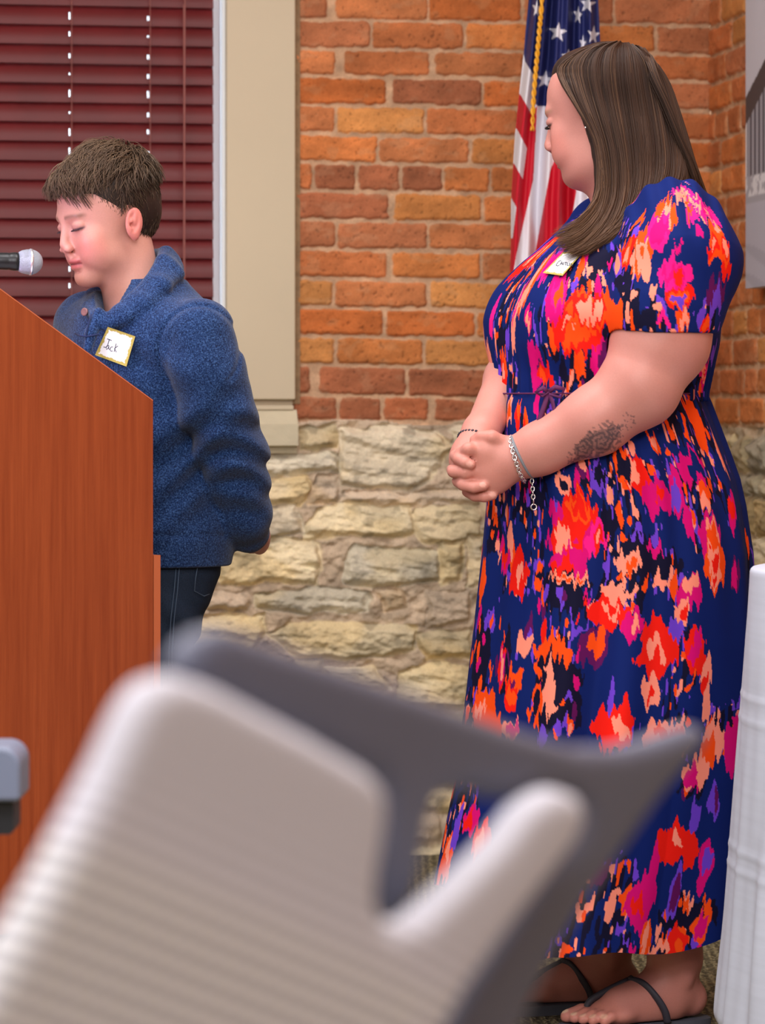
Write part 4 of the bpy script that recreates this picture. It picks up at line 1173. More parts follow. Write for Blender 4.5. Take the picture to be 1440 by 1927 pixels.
    c = e0 + np.array((.009, -.004, -.045)); b.tube([c + np.array((0, 0, 1)) * .0048 * math.cos(q) + np.array((1, 0, 0)) * .0048 * math.sin(q) for q in np.linspace(0, 2 * math.pi, 13)], .0012, 6)
    o = b.build('chain_bracelet', silver, root, True); o['label'] = 'silver chain bracelet with a hanging end'
    b = MB()
    ctr2 = W(984, 859, -.203)
    b.tube([ctr2 + s1 * math.cos(t) * .0375 + s2 * math.sin(t) * .0340 for t in np.linspace(0, 2 * math.pi, 48)], .0022, 6, flat=1.5)
    b.build('hair_band', mat('grey_elastic', RGB(120, 124, 132), 0.6), root, True)
    b = MB()
    axf = (W(950, 690, -.03) - W(905, 815, -.125)); axf /= np.linalg.norm(axf); f1 = np.cross(axf, (0, 1, 0)); f1 /= np.linalg.norm(f1); f2 = np.cross(axf, f1)
    cf = W(898, 832, -.135)
    for i in range(34):
        t = 2 * math.pi * i / 34; b.sphere(cf + f1 * math.cos(t) * .0325 + f2 * math.sin(t) * .0325 - axf * .004 * math.sin(t), .0030, 8, 6)
    b.build('beaded_bracelet', mat('dark_beads', RGB(34, 20, 40), 0.3), root, True)
    b = MB(); er = toworld(HM, (-.006, .092, -.034)); b.sphere(er, .0022, 10, 8); b.build('earring', silver, root, True)
    # ---------- flip-flops
    foam = mat('grey_rubber_sole', RGB(74, 76, 88), 0.7); strap = mat('dark_strap', RGB(52, 48, 60), 0.6)
    for pf in (near, far):
        e = MB()
        outl = [(-.062, .0), (-.055, .024), (-.02, .034), (.03, .032), (.08, .040), (.14, .049), (.185, .044), (.210, .026), (.215, .004), (.200, -.022), (.17, -.042), (.13, -.048), (.08, -.040), (.03, -.033), (-.02, -.034), (-.055, -.024)]
        outl = catmull(np.array(outl + outl[:1]), 90)[:-1]
        e.prism([pf(f_, l_, -.018) for f_, l_ in outl], (0, 0, .0175))
        sole = e.build('flip_flop', foam, root)
        e = MB(); top = pf(.083, .008, .062); toe = pf(.158, .021, .020)
        e.tube(catmull([toe, pf(.150, .020, .036), pf(.120, .015, .052), top + np.array((0, 0, .006))], 14), .0042, 8, flat=1.4)
        for sl in (1, -1):
            m1 = pf(.05, sl * .034, .038 if sl > 0 else .038); e1 = pf(.035, sl * .040, .0)
            e.tube(catmull([top + np.array((0, 0, .006)), pf(.072, sl * .020, .066), pf(.056, sl * .036, .046), pf(.042, sl * .042, .022), e1], 20), .0045, 8, flat=1.5)
        e.build('strap', strap, sole, True)

    # ---------- hair
    build_long_hair(root, HM)
    prj_ = np.stack([720 + F * V[:, 0] / V[:, 1], HZ - F * (V[:, 2] - CH) / V[:, 1]], -1)
    def on_dress(px, py):
        d = (prj_[:, 0] - px) ** 2 + (prj_[:, 1] - py) ** 2; c = np.argsort(d)[:60]; j = c[np.argmin(V[c, 1])]
        return float(V[j, 1])
    return root, HM, on_dress

HAIR = mat('hair_fibre', vcol='Col', rough=0.5, spec=0.28)
def strand_mesh(name, paths, rads, cols, parent, sides=3):
    """paths: list of (n,3); rads: (n,); cols: (n,3) in 0..255 -> one mesh of tapered fibres"""
    Vs, Qs, Cs, off = [], [], [], 0
    for p, r, c in zip(paths, rads, cols):
        n = len(p)
        t = np.gradient(p, axis=0); t /= np.maximum(np.linalg.norm(t, axis=1)[:, None], 1e-9)
        ref = np.array((0.2, -1.0, 0.1)); a = np.cross(t, ref); a /= np.maximum(np.linalg.norm(a, axis=1)[:, None], 1e-6); b = np.cross(t, a)
        ring = np.stack([p + (a * math.cos(2 * math.pi * k / sides) + b * math.sin(2 * math.pi * k / sides)) * r[:, None] for k in range(sides)], 1)
        Vs.append(ring.reshape(-1, 3)); Cs.append(np.repeat(c, sides, 0))
        i = np.arange(n - 1)[:, None] * sides; k = np.arange(sides)[None]; k2 = (k + 1) % sides
        Qs.append((np.stack([i + k, i + k2, i + sides + k2, i + sides + k], -1) + off).reshape(-1, 4)); off += n * sides
    me = raw_mesh(name, np.concatenate(Vs), np.concatenate(Qs)); set_col(me, np.concatenate(Cs) / 255.0)
    return me
def lash_brow(HM, S, paths, rads, cols, cb, cl, ll=1.0, nb=110):
    rr = np.random.RandomState(4)
    for s in (-1, 1):
        for i in range(30):
            y = .018 + .026 * i / 29.0 + rr.randn() * .0006
            x0 = .0885 - 34 * (y - .031) ** 2; z0 = -.0055 + 7 * (y - .031) ** 2
            o = (y - .031) * .35
            q = np.array([(x0 - .001, s * y, z0), (x0 + .0028 * ll, s * (y + o * .5), z0 - .0022 * ll), (x0 + .0062 * ll, s * (y + o), z0 - .0028 * ll)]) * S
            paths.append(toworld(HM, catmull(q, 5))); rads.append(np.array([.5, .5, .42, .3, .12]) * .001); cols.append(np.tile(cl, (5, 1)))
        for i in range(nb):
            t = rr.rand(); y = .013 + .036 * t; z = .0215 - 6 * (y - .030) ** 2 + rr.randn() * .0013 + .001
            x = .0925 - 9 * y * y * (1 + y * 8)
            q = np.array([(x - .002, s * y, z), (x + .0012, s * (y + .0030), z + .0010), (x - .0012, s * (y + .0065), z + .0008)]) * S
            paths.append(toworld(HM, catmull(q, 4))); rads.append(np.array([.35, .4, .3, .1]) * .001); cols.append(np.tile(cb * rr.uniform(.8, 1.2), (4, 1)))
def catmull(pts, n):
    pts = np.asarray(pts, float); m = len(pts)
    P_ = np.concatenate([[2 * pts[0] - pts[1]], pts, [2 * pts[-1] - pts[-2]]])
    t = np.linspace(0, m - 1 - 1e-6, n); i = t.astype(int); f = (t - i)[:, None]
    p0, p1, p2, p3 = P_[i], P_[i + 1], P_[i + 2], P_[i + 3]
    return 0.5 * ((2 * p1) + (-p0 + p2) * f + (2 * p0 - 5 * p1 + 4 * p2 - p3) * f ** 2 + (-p0 + 3 * p1 - 3 * p2 + p3) * f ** 3)

def build_long_hair(root, HM):
    G = [ # front edge ... back edge; (px, py, dy)
        [(1140, 88, .01), (1080, 104, -.020), (1047, 126, -.045), (1053, 154, -.066), (1077, 192, -.082), (1104, 235, -.092), (1121, 275, -.098), (1127, 325, -.104), (1120, 378, -.122), (1078, 424, -.146), (1018, 448, -.150)],
        [(1148, 86, .01), (1100, 98, -.022), (1078, 125, -.052), (1086, 165, -.078), (1104, 210, -.094), (1124, 255, -.102), (1134, 300, -.106), (1138, 350, -.114), (1126, 402, -.134), (1082, 446, -.156), (1024, 463, -.158)],
        [(1156, 84, .01), (1125, 96, -.026), (1112, 128, -.060), (1120, 175, -.086), (1134, 225, -.100), (1148, 275, -.108), (1155, 325, -.114), (1153, 375, -.126), (1130, 425, -.150), (1088, 467, -.165), (1044, 480, -.165)],
        [(1166, 84, .01), (1155, 98, -.028), (1154, 135, -.066), (1162, 185, -.090), (1172, 240, -.102), (1180, 290, -.110), (1183, 340, -.120), (1176, 390, -.138), (1155, 430, -.158), (1118, 464, -.168), (1078, 480, -.166)],
        [(1178, 86, .01), (1188, 102, -.026), (1196, 140, -.062), (1206, 195, -.084), (1214, 250, -.097), (1218, 300, -.106), (1216, 345, -.122), (1204, 385, -.142), (1184, 418, -.158), (1155, 445, -.166), (1128, 460, -.166)],
        [(1188, 90, .01), (1215, 112, -.020), (1234, 150, -.050), (1248, 205, -.068), (1258, 260, -.082), (1262, 305, -.098), (1256, 342, -.118), (1240, 370, -.135), (1220, 395, -.148), (1196, 418, -.156), (1170, 434, -.160)],
        [(1194, 93, .015), (1230, 116, -.005), (1256, 155, -.020), (1272, 205, -.036), (1286, 260, -.052), (1294, 300, -.068), (1296, 328, -.078), (1294, 340, -.082), (1288, 350, -.088), (1278, 360, -.094), (1266, 372, -.100)],
        [(1198, 95, .03), (1236, 118, .02), (1262, 158, .012), (1280, 208, .004), (1297, 262, -.002), (1310, 305, -.006), (1322, 340, -.004), (1332, 365, .004), (1340, 385, .012), (1346, 402, .018), (1350, 416, .020)],
        [(1198, 96, .05), (1236, 120, .05), (1262, 160, .055), (1278, 210, .06), (1292, 265, .062), (1302, 310, .064), (1314, 345, .066), (1322, 372, .068), (1330, 392, .070), (1336, 408, .072), (1342, 420, .074)],
    ]
    G = np.array([[W(*p) for p in g] for g in G])
    hr = np.array((.100, .084, .090)); hcn = np.array((-.018, 0, .042))
    dv = np.array((0, 1.0, 0)) @ HM[:3, :3] / hr
    for g in G[:7]:                                  # lay the locks on the skull
        Lp = tolocal(HM, g) - hcn; o_ = Lp / hr
        A_ = dv @ dv; B_ = o_ @ dv; C_ = (o_ ** 2).sum(1) - 1
        disc = B_ ** 2 - A_ * C_
        t = (-B_ - np.sqrt(np.maximum(disc, 0))) / A_
        m = (Lp[:, 2] > -.03) & (disc > 0) & (t < 0)
        g[m, 1] += t[m]
    ns = 26
    GG = np.stack([catmull(g, ns) for g in G])           # guides x samples
    rng = np.random.RandomState(5)
    def at_s(s):
        s = np.clip(s, 0, 1) * (len(G) - 1); col = catmull_at(GG, s); return col
    def catmull_at(A, t):
        m = len(A); Pp = np.concatenate([[2 * A[0] - A[1]], A, [2 * A[-1] - A[-2]]]); t = min(t, m - 1 - 1e-6); i = int(t); f = t - i
        p0, p1, p2, p3 = Pp[i:i + 4]
        return 0.5 * ((2 * p1) + (-p0 + p2) * f + (2 * p0 - 5 * p1 + 4 * p2 - p3) * f ** 2 + (-p0 + 3 * p1 - 3 * p2 + p3) * f ** 3)
    headc = np.array(HM[:3, 3])
    paths, rads, cols = [], [], []
    dark, mid, light = np.array((42, 28, 23.)), np.array((70, 49, 38.)), np.array((126, 95, 70.))
    tt = np.linspace(0, 1, ns)
    for side in (0, 1):
        N = 3600 if side == 0 else 700
        for i in range(N):
            s = rng.rand() ** 0.95
            if side == 1: s = rng.uniform(0.02, .76)
            p = at_s(s).copy()
            clump = np.sin(s * 55 + 1.3 * np.sin(s * 21)) * 0.5 + 0.5
            depth = abs(rng.randn()) * 0.006 + (1 - clump) * 0.004
            if side == 1:
                Lm = tolocal(HM, p); Lm[:, 1] *= -1; Lm[:, 0] -= .02 * tt; p = toworld(HM, Lm)
            inward = headc + np.array((0, 0, -.02)) - p; inward[:, 2] *= 0.3
            inward /= np.maximum(np.linalg.norm(inward, axis=1)[:, None], 1e-6)
            if True:
                Lq = tolocal(HM, p) - hcn; kk = np.sqrt(((Lq / hr) ** 2).sum(1)); mm = (Lq[:, 2] > -.03) & (kk < 1)
                ww = sstep(-.03, .0, Lq[:, 2])
                sc_ = np.where(mm, 1 + (1 / np.maximum(kk, .2) - 1) * ww, 1.0)
                depth = np.minimum(depth, np.where(Lq[:, 2] > 0, .005, .02))[:, None]
                p = toworld(HM, Lq * sc_[:, None] + hcn)
            p = p + inward * depth
            w1, w2 = rng.randn(2) * 0.0022
            ph = rng.rand() * 6
            p[:, 0] += w1 * np.sin(tt * 5 + ph) * tt + rng.randn() * .004 * tt ** 3
            p[:, 1] += w2 * np.sin(tt * 4 + ph) * tt
            p[:, 2] += rng.randn() * 0.006 * tt ** 4
            end = rng.uniform(0.93, 1.0)
            k = max(6, int(ns * end)); p = p[:k]
            r = 0.0010 * np.minimum(1, (1.02 - np.linspace(0, 1, k)) * 5) * rng.uniform(.7, 1.25)
            r[0] *= .6
            v = 0.35 * rng.rand() + 0.45 * clump
            c0 = dark * (1 - v) + mid * v
            g = rng.rand()
            if g > .93 or (s < .14 and g > .75): c0 = c0 * .6 + light * .4
            tip = (np.linspace(0, 1, k) ** 2.8)[:, None] * 0.55
            c = c0[None] * (1 - tip) + (light * np.array((1.0, .92, .80)))[None] * tip
            paths.append(p); rads.append(r); cols.append(c)
    lash_brow(HM, .97, paths, rads, cols, np.array((70, 48, 40.)), np.array((30, 20, 22.)), .8, 0)
    me = strand_mesh('hair', paths, rads, cols, root)
    # a close-fitting mass below the strands
    fd = Field((wx(1015), WDp - .21, wz(500)), (wx(1370), WDp + .20, wz(75)), 0.0045)
    fd.frame(HM)
    fd.ell((-.019, 0, .041), (.088, .070, .081), 0)
    fd.ell((-.040, 0, .0), (.066, .062, .07), .02)
    fd.ell((.026, -.002, .082), (.042, .050, .034), .02)
    fd.frame(None)
    # shells along the curtain
    for si, s in enumerate(np.linspace(0.05, .86, 22)):
        p = at_s(s); inward = headc - p; inward[:, 2] = 0; inward /= np.linalg.norm(inward, axis=1)[:, None]
        p = p + inward * (0.021 if s > .1 else .018)
        rad = [0.0095 if k < ns * .8 else 0.007 for k in range(ns)]
        Lz = tolocal(HM, p)[:, 2]
        idx = [k for k in range(3, ns - 3, 2) if Lz[k] < .01]
        if len(idx) < 2: continue
        fd.chain([p[k] for k in idx], [rad[k] for k in idx], .008)
        if s > .3:
            p2 = p.copy(); p2[:, 1] = WDp + .012 - (p2[:, 1] - WDp) * .9
            fd.chain([p2[k] for k in idx[:-2]], [.010 for k in idx[:-2]], .008)
    # keep the face free
    fd.frame(HM)
    fd.ell((.085, -.01, -.04), (.072, .075, .105), .004, 'sub')
    fd.frame(None)
    Vb, Qb = fd.mesh(2)
    bm_ = raw_mesh('hair_base', Vb, Qb)
    n = fbm3(Vb[:, 0] * 60, Vb[:, 1] * 60, Vb[:, 2] * 6, 2, 3)[:, None]
    set_col(bm_, (dark * 1.05)[None] / 255 * (1 + .4 * n))
    # join both into one hair mesh
    def get(me):
        a = np.empty(len(me.vertices) * 3, np.float32); me.vertices.foreach_get('co', a)
        c = np.empty(len(me.vertices) * 4, np.float32); me.color_attributes['Col'].data.foreach_get('color', c)
        q = np.empty(len(me.loops), np.int32); me.loops.foreach_get('vertex_index', q)
        return a.reshape(-1, 3), c.reshape(-1, 4), q.reshape(-1, 4)
    a1, c1, q1 = get(me); a2, c2, q2 = get(bm_)
    m3 = raw_mesh('hair', np.concatenate([a1, a2]), np.concatenate([q1, q2 + len(a1)]))
    at_ = m3.color_attributes.new('Col', 'FLOAT_COLOR', 'POINT'); at_.data.foreach_set('color', np.concatenate([c1, c2]).ravel())
    link('hair', m3, HAIR, root)

woman, WHM, woman_cloth = build_woman()
# ================================================================== the boy
BD = 5.6
def B(px, py, dy=0.0): return np.array(P(px, py, BD + dy))
def bz(py): return CH + (HZ - py) / (F / BD)
def bx(px): return (px - 720) / (F / BD)
SKB = (206, 150, 136)
BPSI = R(40)
BF = np.array((-math.cos(BPSI), -math.sin(BPSI), 0)); BL = np.array((math.sin(BPSI), -math.cos(BPSI), 0))
BYAW = math.atan2(BF[1], BF[0])

def build_boy():
    base = np.array((bx(282), BD, 0.0))
    al, pit = R(31), R(15)
    f = (-math.cos(al) * math.cos(pit), -math.sin(al) * math.cos(pit), -math.sin(pit))
    S = 0.92
    HM = frame_matrix((bx(201), BD, bz(410)), f, (-0.02, 0, 1))
    fd = Field((bx(80), BD - .16, bz(620)), (bx(345), BD + .17, bz(250)), 0.0021)
    fd.frame(HM)
    head_field(fd, S, jaw=1.05, cheek=1.12, nose=0.88, ears=True, eyes='down')
    fd.ell((.068 * S, 0, -.100 * S), (.020, .022, .015), .02)
    fd.frame(None)
    fd.cone(toworld(HM, (-.020, 0, -.06)), B(258, 600, .02), .050, .056, .022)
    V, Q = fd.mesh(2)
    L = tolocal(HM, V)
    hc = head_color(L, SKB, lip=(192, 92, 96), blush=(212, 100, 98), bl=0.34, S=S, brow=(122, 88, 76), lash=(70, 48, 60))
    parts = [(V, Q)]; cols = [hc]
    # hidden trunk, arms, legs
    fd = Field((bx(120), BD - .30, .06), (bx(520), BD + .30, bz(560)), 0.009)
    fd.fn((bx(275), BD, 1.0), .5, loft_fn([.82, .95, 1.1, 1.2, 1.24], [bx(v) for v in (280, 280, 275, 265, 260)], [BD] * 5, [.08, .085, .085, .06, .04], [.10, .11, .13, .10, .05], BYAW), 0)
    for s, kx in ((1, 0), (-1, 0)):
        hip = base + BL * s * .066 + (-.040, 0, .80)
        fd.cone(hip, base + BL * s * .074 + (-.055, 0, .46), .058, .042, .03); fd.cone(base + BL * s * .074 + (-.055, 0, .46), base + BL * s * .082 + (-.03, 0, .08), .042, .034, .02)
    V, Q = fd.mesh(1); parts.append((V, Q)); cols.append(np.tile(np.array(SKB) / 255.0, (len(V), 1)))
    # hands clasped at the small of the back: near hand holding the other wrist
    fd = Field((bx(400), BD - .10, bz(1080)), (bx(540), BD + .22, bz(930)), 0.0025)
    fd.cone(B(462, 985, -.03), B(482, 1008, .02), .026, .024, 0)
    fd.ell(B(488, 1012, .045), (.020, .034, .030), .012)
    for k in range(4):
        z0 = 1000 + k * 9
        fd.chain([B(492 - k, z0, .06), B(494 - k, z0 + 3, .085), B(484 - k, z0 + 5, .105), B(472, z0 + 6, .10)], [.0085, .008, .0075, .007], .003)
    fd.chain([B(488, 998, .03), B(480, 990, .06), B(470, 992, .08)], [.0095, .0085, .0075], .004)
    fd.ell(B(472, 1010, .10), (.030, .018, .028), .008)
    V, Q = fd.mesh(1); parts.append((V, Q)); cols.append(np.tile(np.array(SKB) / 255.0, (len(V), 1)))
    V, Q = join_vq(parts)
    me = raw_mesh('person', V, Q); set_col(me, np.concatenate(cols))
    root = rooted('person', me, SKIN, base, 'short-haired child in a blue fleece sweater reading at the wooden lectern', 'person')

    # ---------- sweater
    wool = mat('heathered_fleece', RGB(34, 62, 116), 0.95, bump=(420, 0.5, 0.0012), spec=0.1, sheen=0.15)
    nt = wool.node_tree; bs = nt.nodes['Principled BSDF']
    tc = nt.nodes.new('ShaderNodeTexCoord'); n1 = nt.nodes.new('ShaderNodeTexNoise'); n1.inputs['Scale'].default_value = 380; n1.inputs['Detail'].default_value = 3; n1.inputs['Roughness'].default_value = .7
    cr = nt.nodes.new('ShaderNodeValToRGB'); cr.color_ramp.elements[0].position = .36; cr.color_ramp.elements[1].position = .68
    cr.color_ramp.elements[0].color = RGB(12, 24, 54); cr.color_ramp.elements[1].color = RGB(62, 92, 140)
    e = cr.color_ramp.elements.new(.5); e.color = RGB(27, 50, 92)
    nt.links.new(tc.outputs['Object'], n1.inputs['Vector']); nt.links.new(n1.outputs['Fac'], cr.inputs[0]); nt.links.new(cr.outputs[0], bs.inputs['Base Color'])
    fd = Field((bx(70), BD - .34, bz(1075)), (bx(545), BD + .30, bz(440)), 0.0034)
    zs = [bz(v) for v in (1062, 1035, 1000, 930, 850, 770, 700, 640, 600, 570, 548, 528)]
    cx = [bx(v) for v in (290, 290, 288, 284, 280, 276, 272, 268, 266, 268, 272, 276)]
    rx = [.118, .124, .128, .122, .117, .116, .118, .116, .108, .094, .078, .062]
    ry = [.146, .150, .156, .150, .148, .156, .168, .174, .160, .130, .098, .070]
    fd.fn((bx(275), BD, bz(800)), .62, loft_fn(zs, cx, [BD] * len(zs), rx, ry, BYAW, 2.3), 0)
    # shoulders
    nsh, fsh = B(372, 622, -.125), B(168, 612, .10)
    fd.ell(nsh + (-.02, .02, 0), (.070, .070, .050), .03); fd.ell(fsh, (.062, .07, .048), .04)
    # near arm
    fd.chain([B(375, 632, -.13), B(388, 700, -.135), B(410, 775, -.125), B(432, 850, -.095)], [.064, .068, .064, .060], .008)
    fd.chain([B(432, 850, -.095), B(446, 905, -.075), B(458, 965, -.045), B(468, 1000, -.01)], [.062, .056, .050, .038], .012)
    fd.ell(B(458, 842, -.08), (.038, .04, .045), .02)
    # far arm, mostly hidden
    fd.chain([fsh, B(190, 720, .20), B(235, 850, .24), B(330, 960, .20), B(430, 1000, .12)], [.062, .062, .058, .046, .034], .012)
    # neck opening
    nk0, nk1 = B(205, 545, -.03), B(262, 560, .01)
    fd.cone(toworld(HM, (-.012, 0, -.10)), B(242, 566, -.01), .056, .048, .006, 'sub')
    fd.cone(toworld(HM, (-.010, 0, -.10)), B(208, 588, -.085), .062, .026, .006, 'sub')
    # shawl collar: thick folded band round the neck, high at the back, meeting low at the front
    ring = [(196, 606, -.124), (222, 588, -.120), (252, 564, -.110), (284, 532, -.084), (307, 494, -.038), (312, 478, .015), (292, 484, .065), (255, 505, .095), (205, 530, .09), (172, 556, .05), (166, 578, -.02), (178, 594, -.085)]
    RR = [.009, .011, .012, .013, .014, .014, .014, .013, .012, .011, .010, .009]
    ringp = [B(*p) for p in ring]
    cc = np.mean(ringp, axis=0)
    fd.chain(ringp, RR, .006)
    # outer fold of the collar, lying on the shoulder
    fold = [(206, 616, -.130), (240, 597, -.136), (276, 573, -.130), (310, 538, -.102), (333, 516, -.052), (334, 506, .01), (316, 506, .07)]
    fd.chain([B(*p) for p in fold], [.007, .008, .009, .0095, .0095, .009, .009], .012)
    fd.chain([(B(*fold[i]) + ringp[min(i, 6)]) / 2 for i in range(7)], [.009, .010, .011, .012, .012, .012, .011], .012)
    fd.cone(toworld(HM, (-.010, 0, -.09)), B(216, 570, -.062), .055, .030, .006, 'sub')
    # placket down the chest
    fd.chain([B(186, 590, -.122), B(172, 626, -.135), B(166, 656, -.140)], [.010, .010, .009], .008)
    def crease(X, Y, Z):
        d = 0.0035 * fbm3(X * 9, Y * 9, Z * 12, 3, 3)
        # armhole seam
        px = 720 + F * X / Y; pz = HZ - F * (Z - CH) / Y
        a = np.abs(np.hypot((px - 375) / 76, (pz - 660) / 84) - 1)
        seam = np.exp(-(a / .045) ** 2) * (pz < 720) * (Y < BD - .03)
        d = d + 0.004 * seam
        # folds bunching at the elbow and across the belly
        arm = np.exp(-(((px - 455) / 60) ** 2 + ((pz - 860) / 95) ** 2)) * (Y < BD + .02)
        d = d + arm * 0.0085 * np.sin(pz * .115 - px * .05 + 2 * np.sin(px * .03))
        low = np.exp(-(((px - 340) / 90) ** 2 + ((pz - 850) / 130) ** 2)) * (Y < BD)
        d = d + low * 0.0090 * np.sin((pz + px * .75) * .060 + 1.6 * np.sin(px * .02 + pz * .013))
        ch = np.exp(-(((px - 280) / 60) ** 2 + ((pz - 690) / 60) ** 2)) * (Y < BD)
        d = d + ch * 0.006 * np.sin((pz - px * .8) * .07)
        hem = np.exp(-((pz - 1008) / 5.0) ** 2) * (px < 425)
        d = d + 0.0028 * hem
        return d
    fd.displace(crease)
    V, Q = fd.mesh(2)
    sw = link('sweater', raw_mesh('sweater', V, Q), wool, root)
    dark = mat('tan_button', RGB(132, 92, 92), 0.5)
    b = MB()
    def on_cloth(px, py, out=0.0):
        pr = np.stack([720 + F * V[:, 0] / V[:, 1], HZ - F * (V[:, 2] - CH) / V[:, 1]], -1)
        d = (pr[:, 0] - px) ** 2 + (pr[:, 1] - py) ** 2
        c = np.argsort(d)[:60]; j = c[np.argmin(V[c, 1])]
        p = V[j]; return np.array(P(px, py, float(p[1]) - out))
    bc = on_cloth(159, 587, .003)
    b.lathe([(-.002, .004), (-.002, .0068), (.001, .0072), (.002, .0060), (.0012, .0040), (.0016, .001)], bc, (BF[0] * .8, BF[1] - .3, 0.1), 18)
    o = b.build('button', dark, sw, True)
    b = MB()
    b.tube([on_cloth(x, y, .0005) for x, y in ((142, 628), (152, 632), (162, 633), (175, 631), (186, 629))], .0016, 6)
    b.tube([on_cloth(x, y, .0004) for x, y in ((172, 592), (168, 604), (164, 620), (163, 632))], .0012, 6)
    b.build('placket_seam', mat('seam_thread', RGB(20, 36, 80), 0.9), sw, True)

    # ---------- jeans
    denim = mat('dark_denim', RGB(30, 42, 60), 0.85, noise=(500, 0.25), bump=(700, 0.4, 0.0006), spec=0.2)
    fd = Field((bx(180), BD - .22, .05), (bx(450), BD + .22, bz(1030)), 0.005)
    zs = [bz(v) for v in (1250, 1190, 1140, 1100, 1060, 1030)]
    fd.fn((bx(300), BD, bz(1130)), .35, loft_fn([bz(1215), bz(1170), bz(1120), bz(1080), bz(1030)], [bx(v) for v in (238, 250, 266, 282, 290)], [BD] * 5, [.095, .102, .108, .110, .105], [.128, .136, .140, .138, .132], BYAW, 2.2), 0)
    for s in (1, -1):
        hp = base + BL * s * .070 + np.array((-.040, 0, bz(1160)))
        kn = base + BL * s * .074 + np.array((-.055, 0, .46)); an = base + BL * s * .082 + np.array((-.03, 0, .10))
        fd.cone(hp, kn, .080, .062, .025); fd.cone(kn, an, .062, .056, .02)
    def dn(X, Y, Z):
        pz = HZ - F * (Z - CH) / Y; px = 720 + F * X / Y
        return 0.003 * fbm3(X * 14, Y * 14, Z * 16, 3, 8) + 0.004 * np.sin((pz - px) * .075) * np.exp(-((pz - 1200) / 60) ** 2)
    fd.displace(dn)
    V2, Q2 = fd.mesh(2)
    jn = link('jeans', raw_mesh('jeans', V2, Q2), denim, root)
    b = MB()
    pr = np.stack([720 + F * V2[:, 0] / V2[:, 1], HZ - F * (V2[:, 2] - CH) / V2[:, 1]], -1)
    def onj(px, py):
        d = (pr[:, 0] - px) ** 2 + (pr[:, 1] - py) ** 2; c = np.argsort(d)[:40]; j = c[np.argmin(V2[c, 1])]
        return np.array(P(px, py, float(V2[j, 1]) - .001))
    for l in (((332, 1062), (328, 1110), (322, 1160), (318, 1220), (316, 1280)), ((372, 1066), (368, 1090), (366, 1112), (384, 1122), (394, 1118)), ((338, 1062), (334, 1112), (328, 1162), (324, 1222), (322, 1282))):
        b.tube([onj(*q) for q in l], .0009, 5)
    b.build('seam_stitching', mat('faded_stitching', RGB(64, 82, 104), 0.9), jn, True)
    # shoes
    sm = mat('black_canvas', RGB(36, 38, 46), 0.8); so = mat('white_rubber', RGB(200, 200, 200), 0.6)
    for s in (1, -1):
        A = base + BL * s * .082 + np.array((-.03, 0, 0))
        fd = Field(A + np.array((-.26, -.26, -.0)), A + np.array((.16, .16, .15)), .005)
        fd.cone(A + np.array((0, 0, .12)), A + np.array((0, 0, .06)), .042, .044, 0)
        fd.cone(A - BF * .03 + np.array((0, 0, .05)), A + BF * .15 + np.array((0, 0, .042)), .042, .036, .02)
        fd.fn(A, .4, lambda X, Y, Z: .018 - Z, .003, 'cut')
        Vv, Qv = fd.mesh(1)
        sh = link('shoe', raw_mesh('shoe', Vv, Qv), sm, root)
        b = MB(); pts = []
        for t in np.linspace(0, 2 * math.pi, 28, endpoint=False):
            pts.append(Vector(A + BF * (.06 + .135 * math.cos(t)) + BL * (.046 * math.sin(t))))
        b.prism(pts, (0, 0, .022)); b.build('sole', so, sh)
    build_short_hair(root, HM, S)
    return root, HM, on_cloth

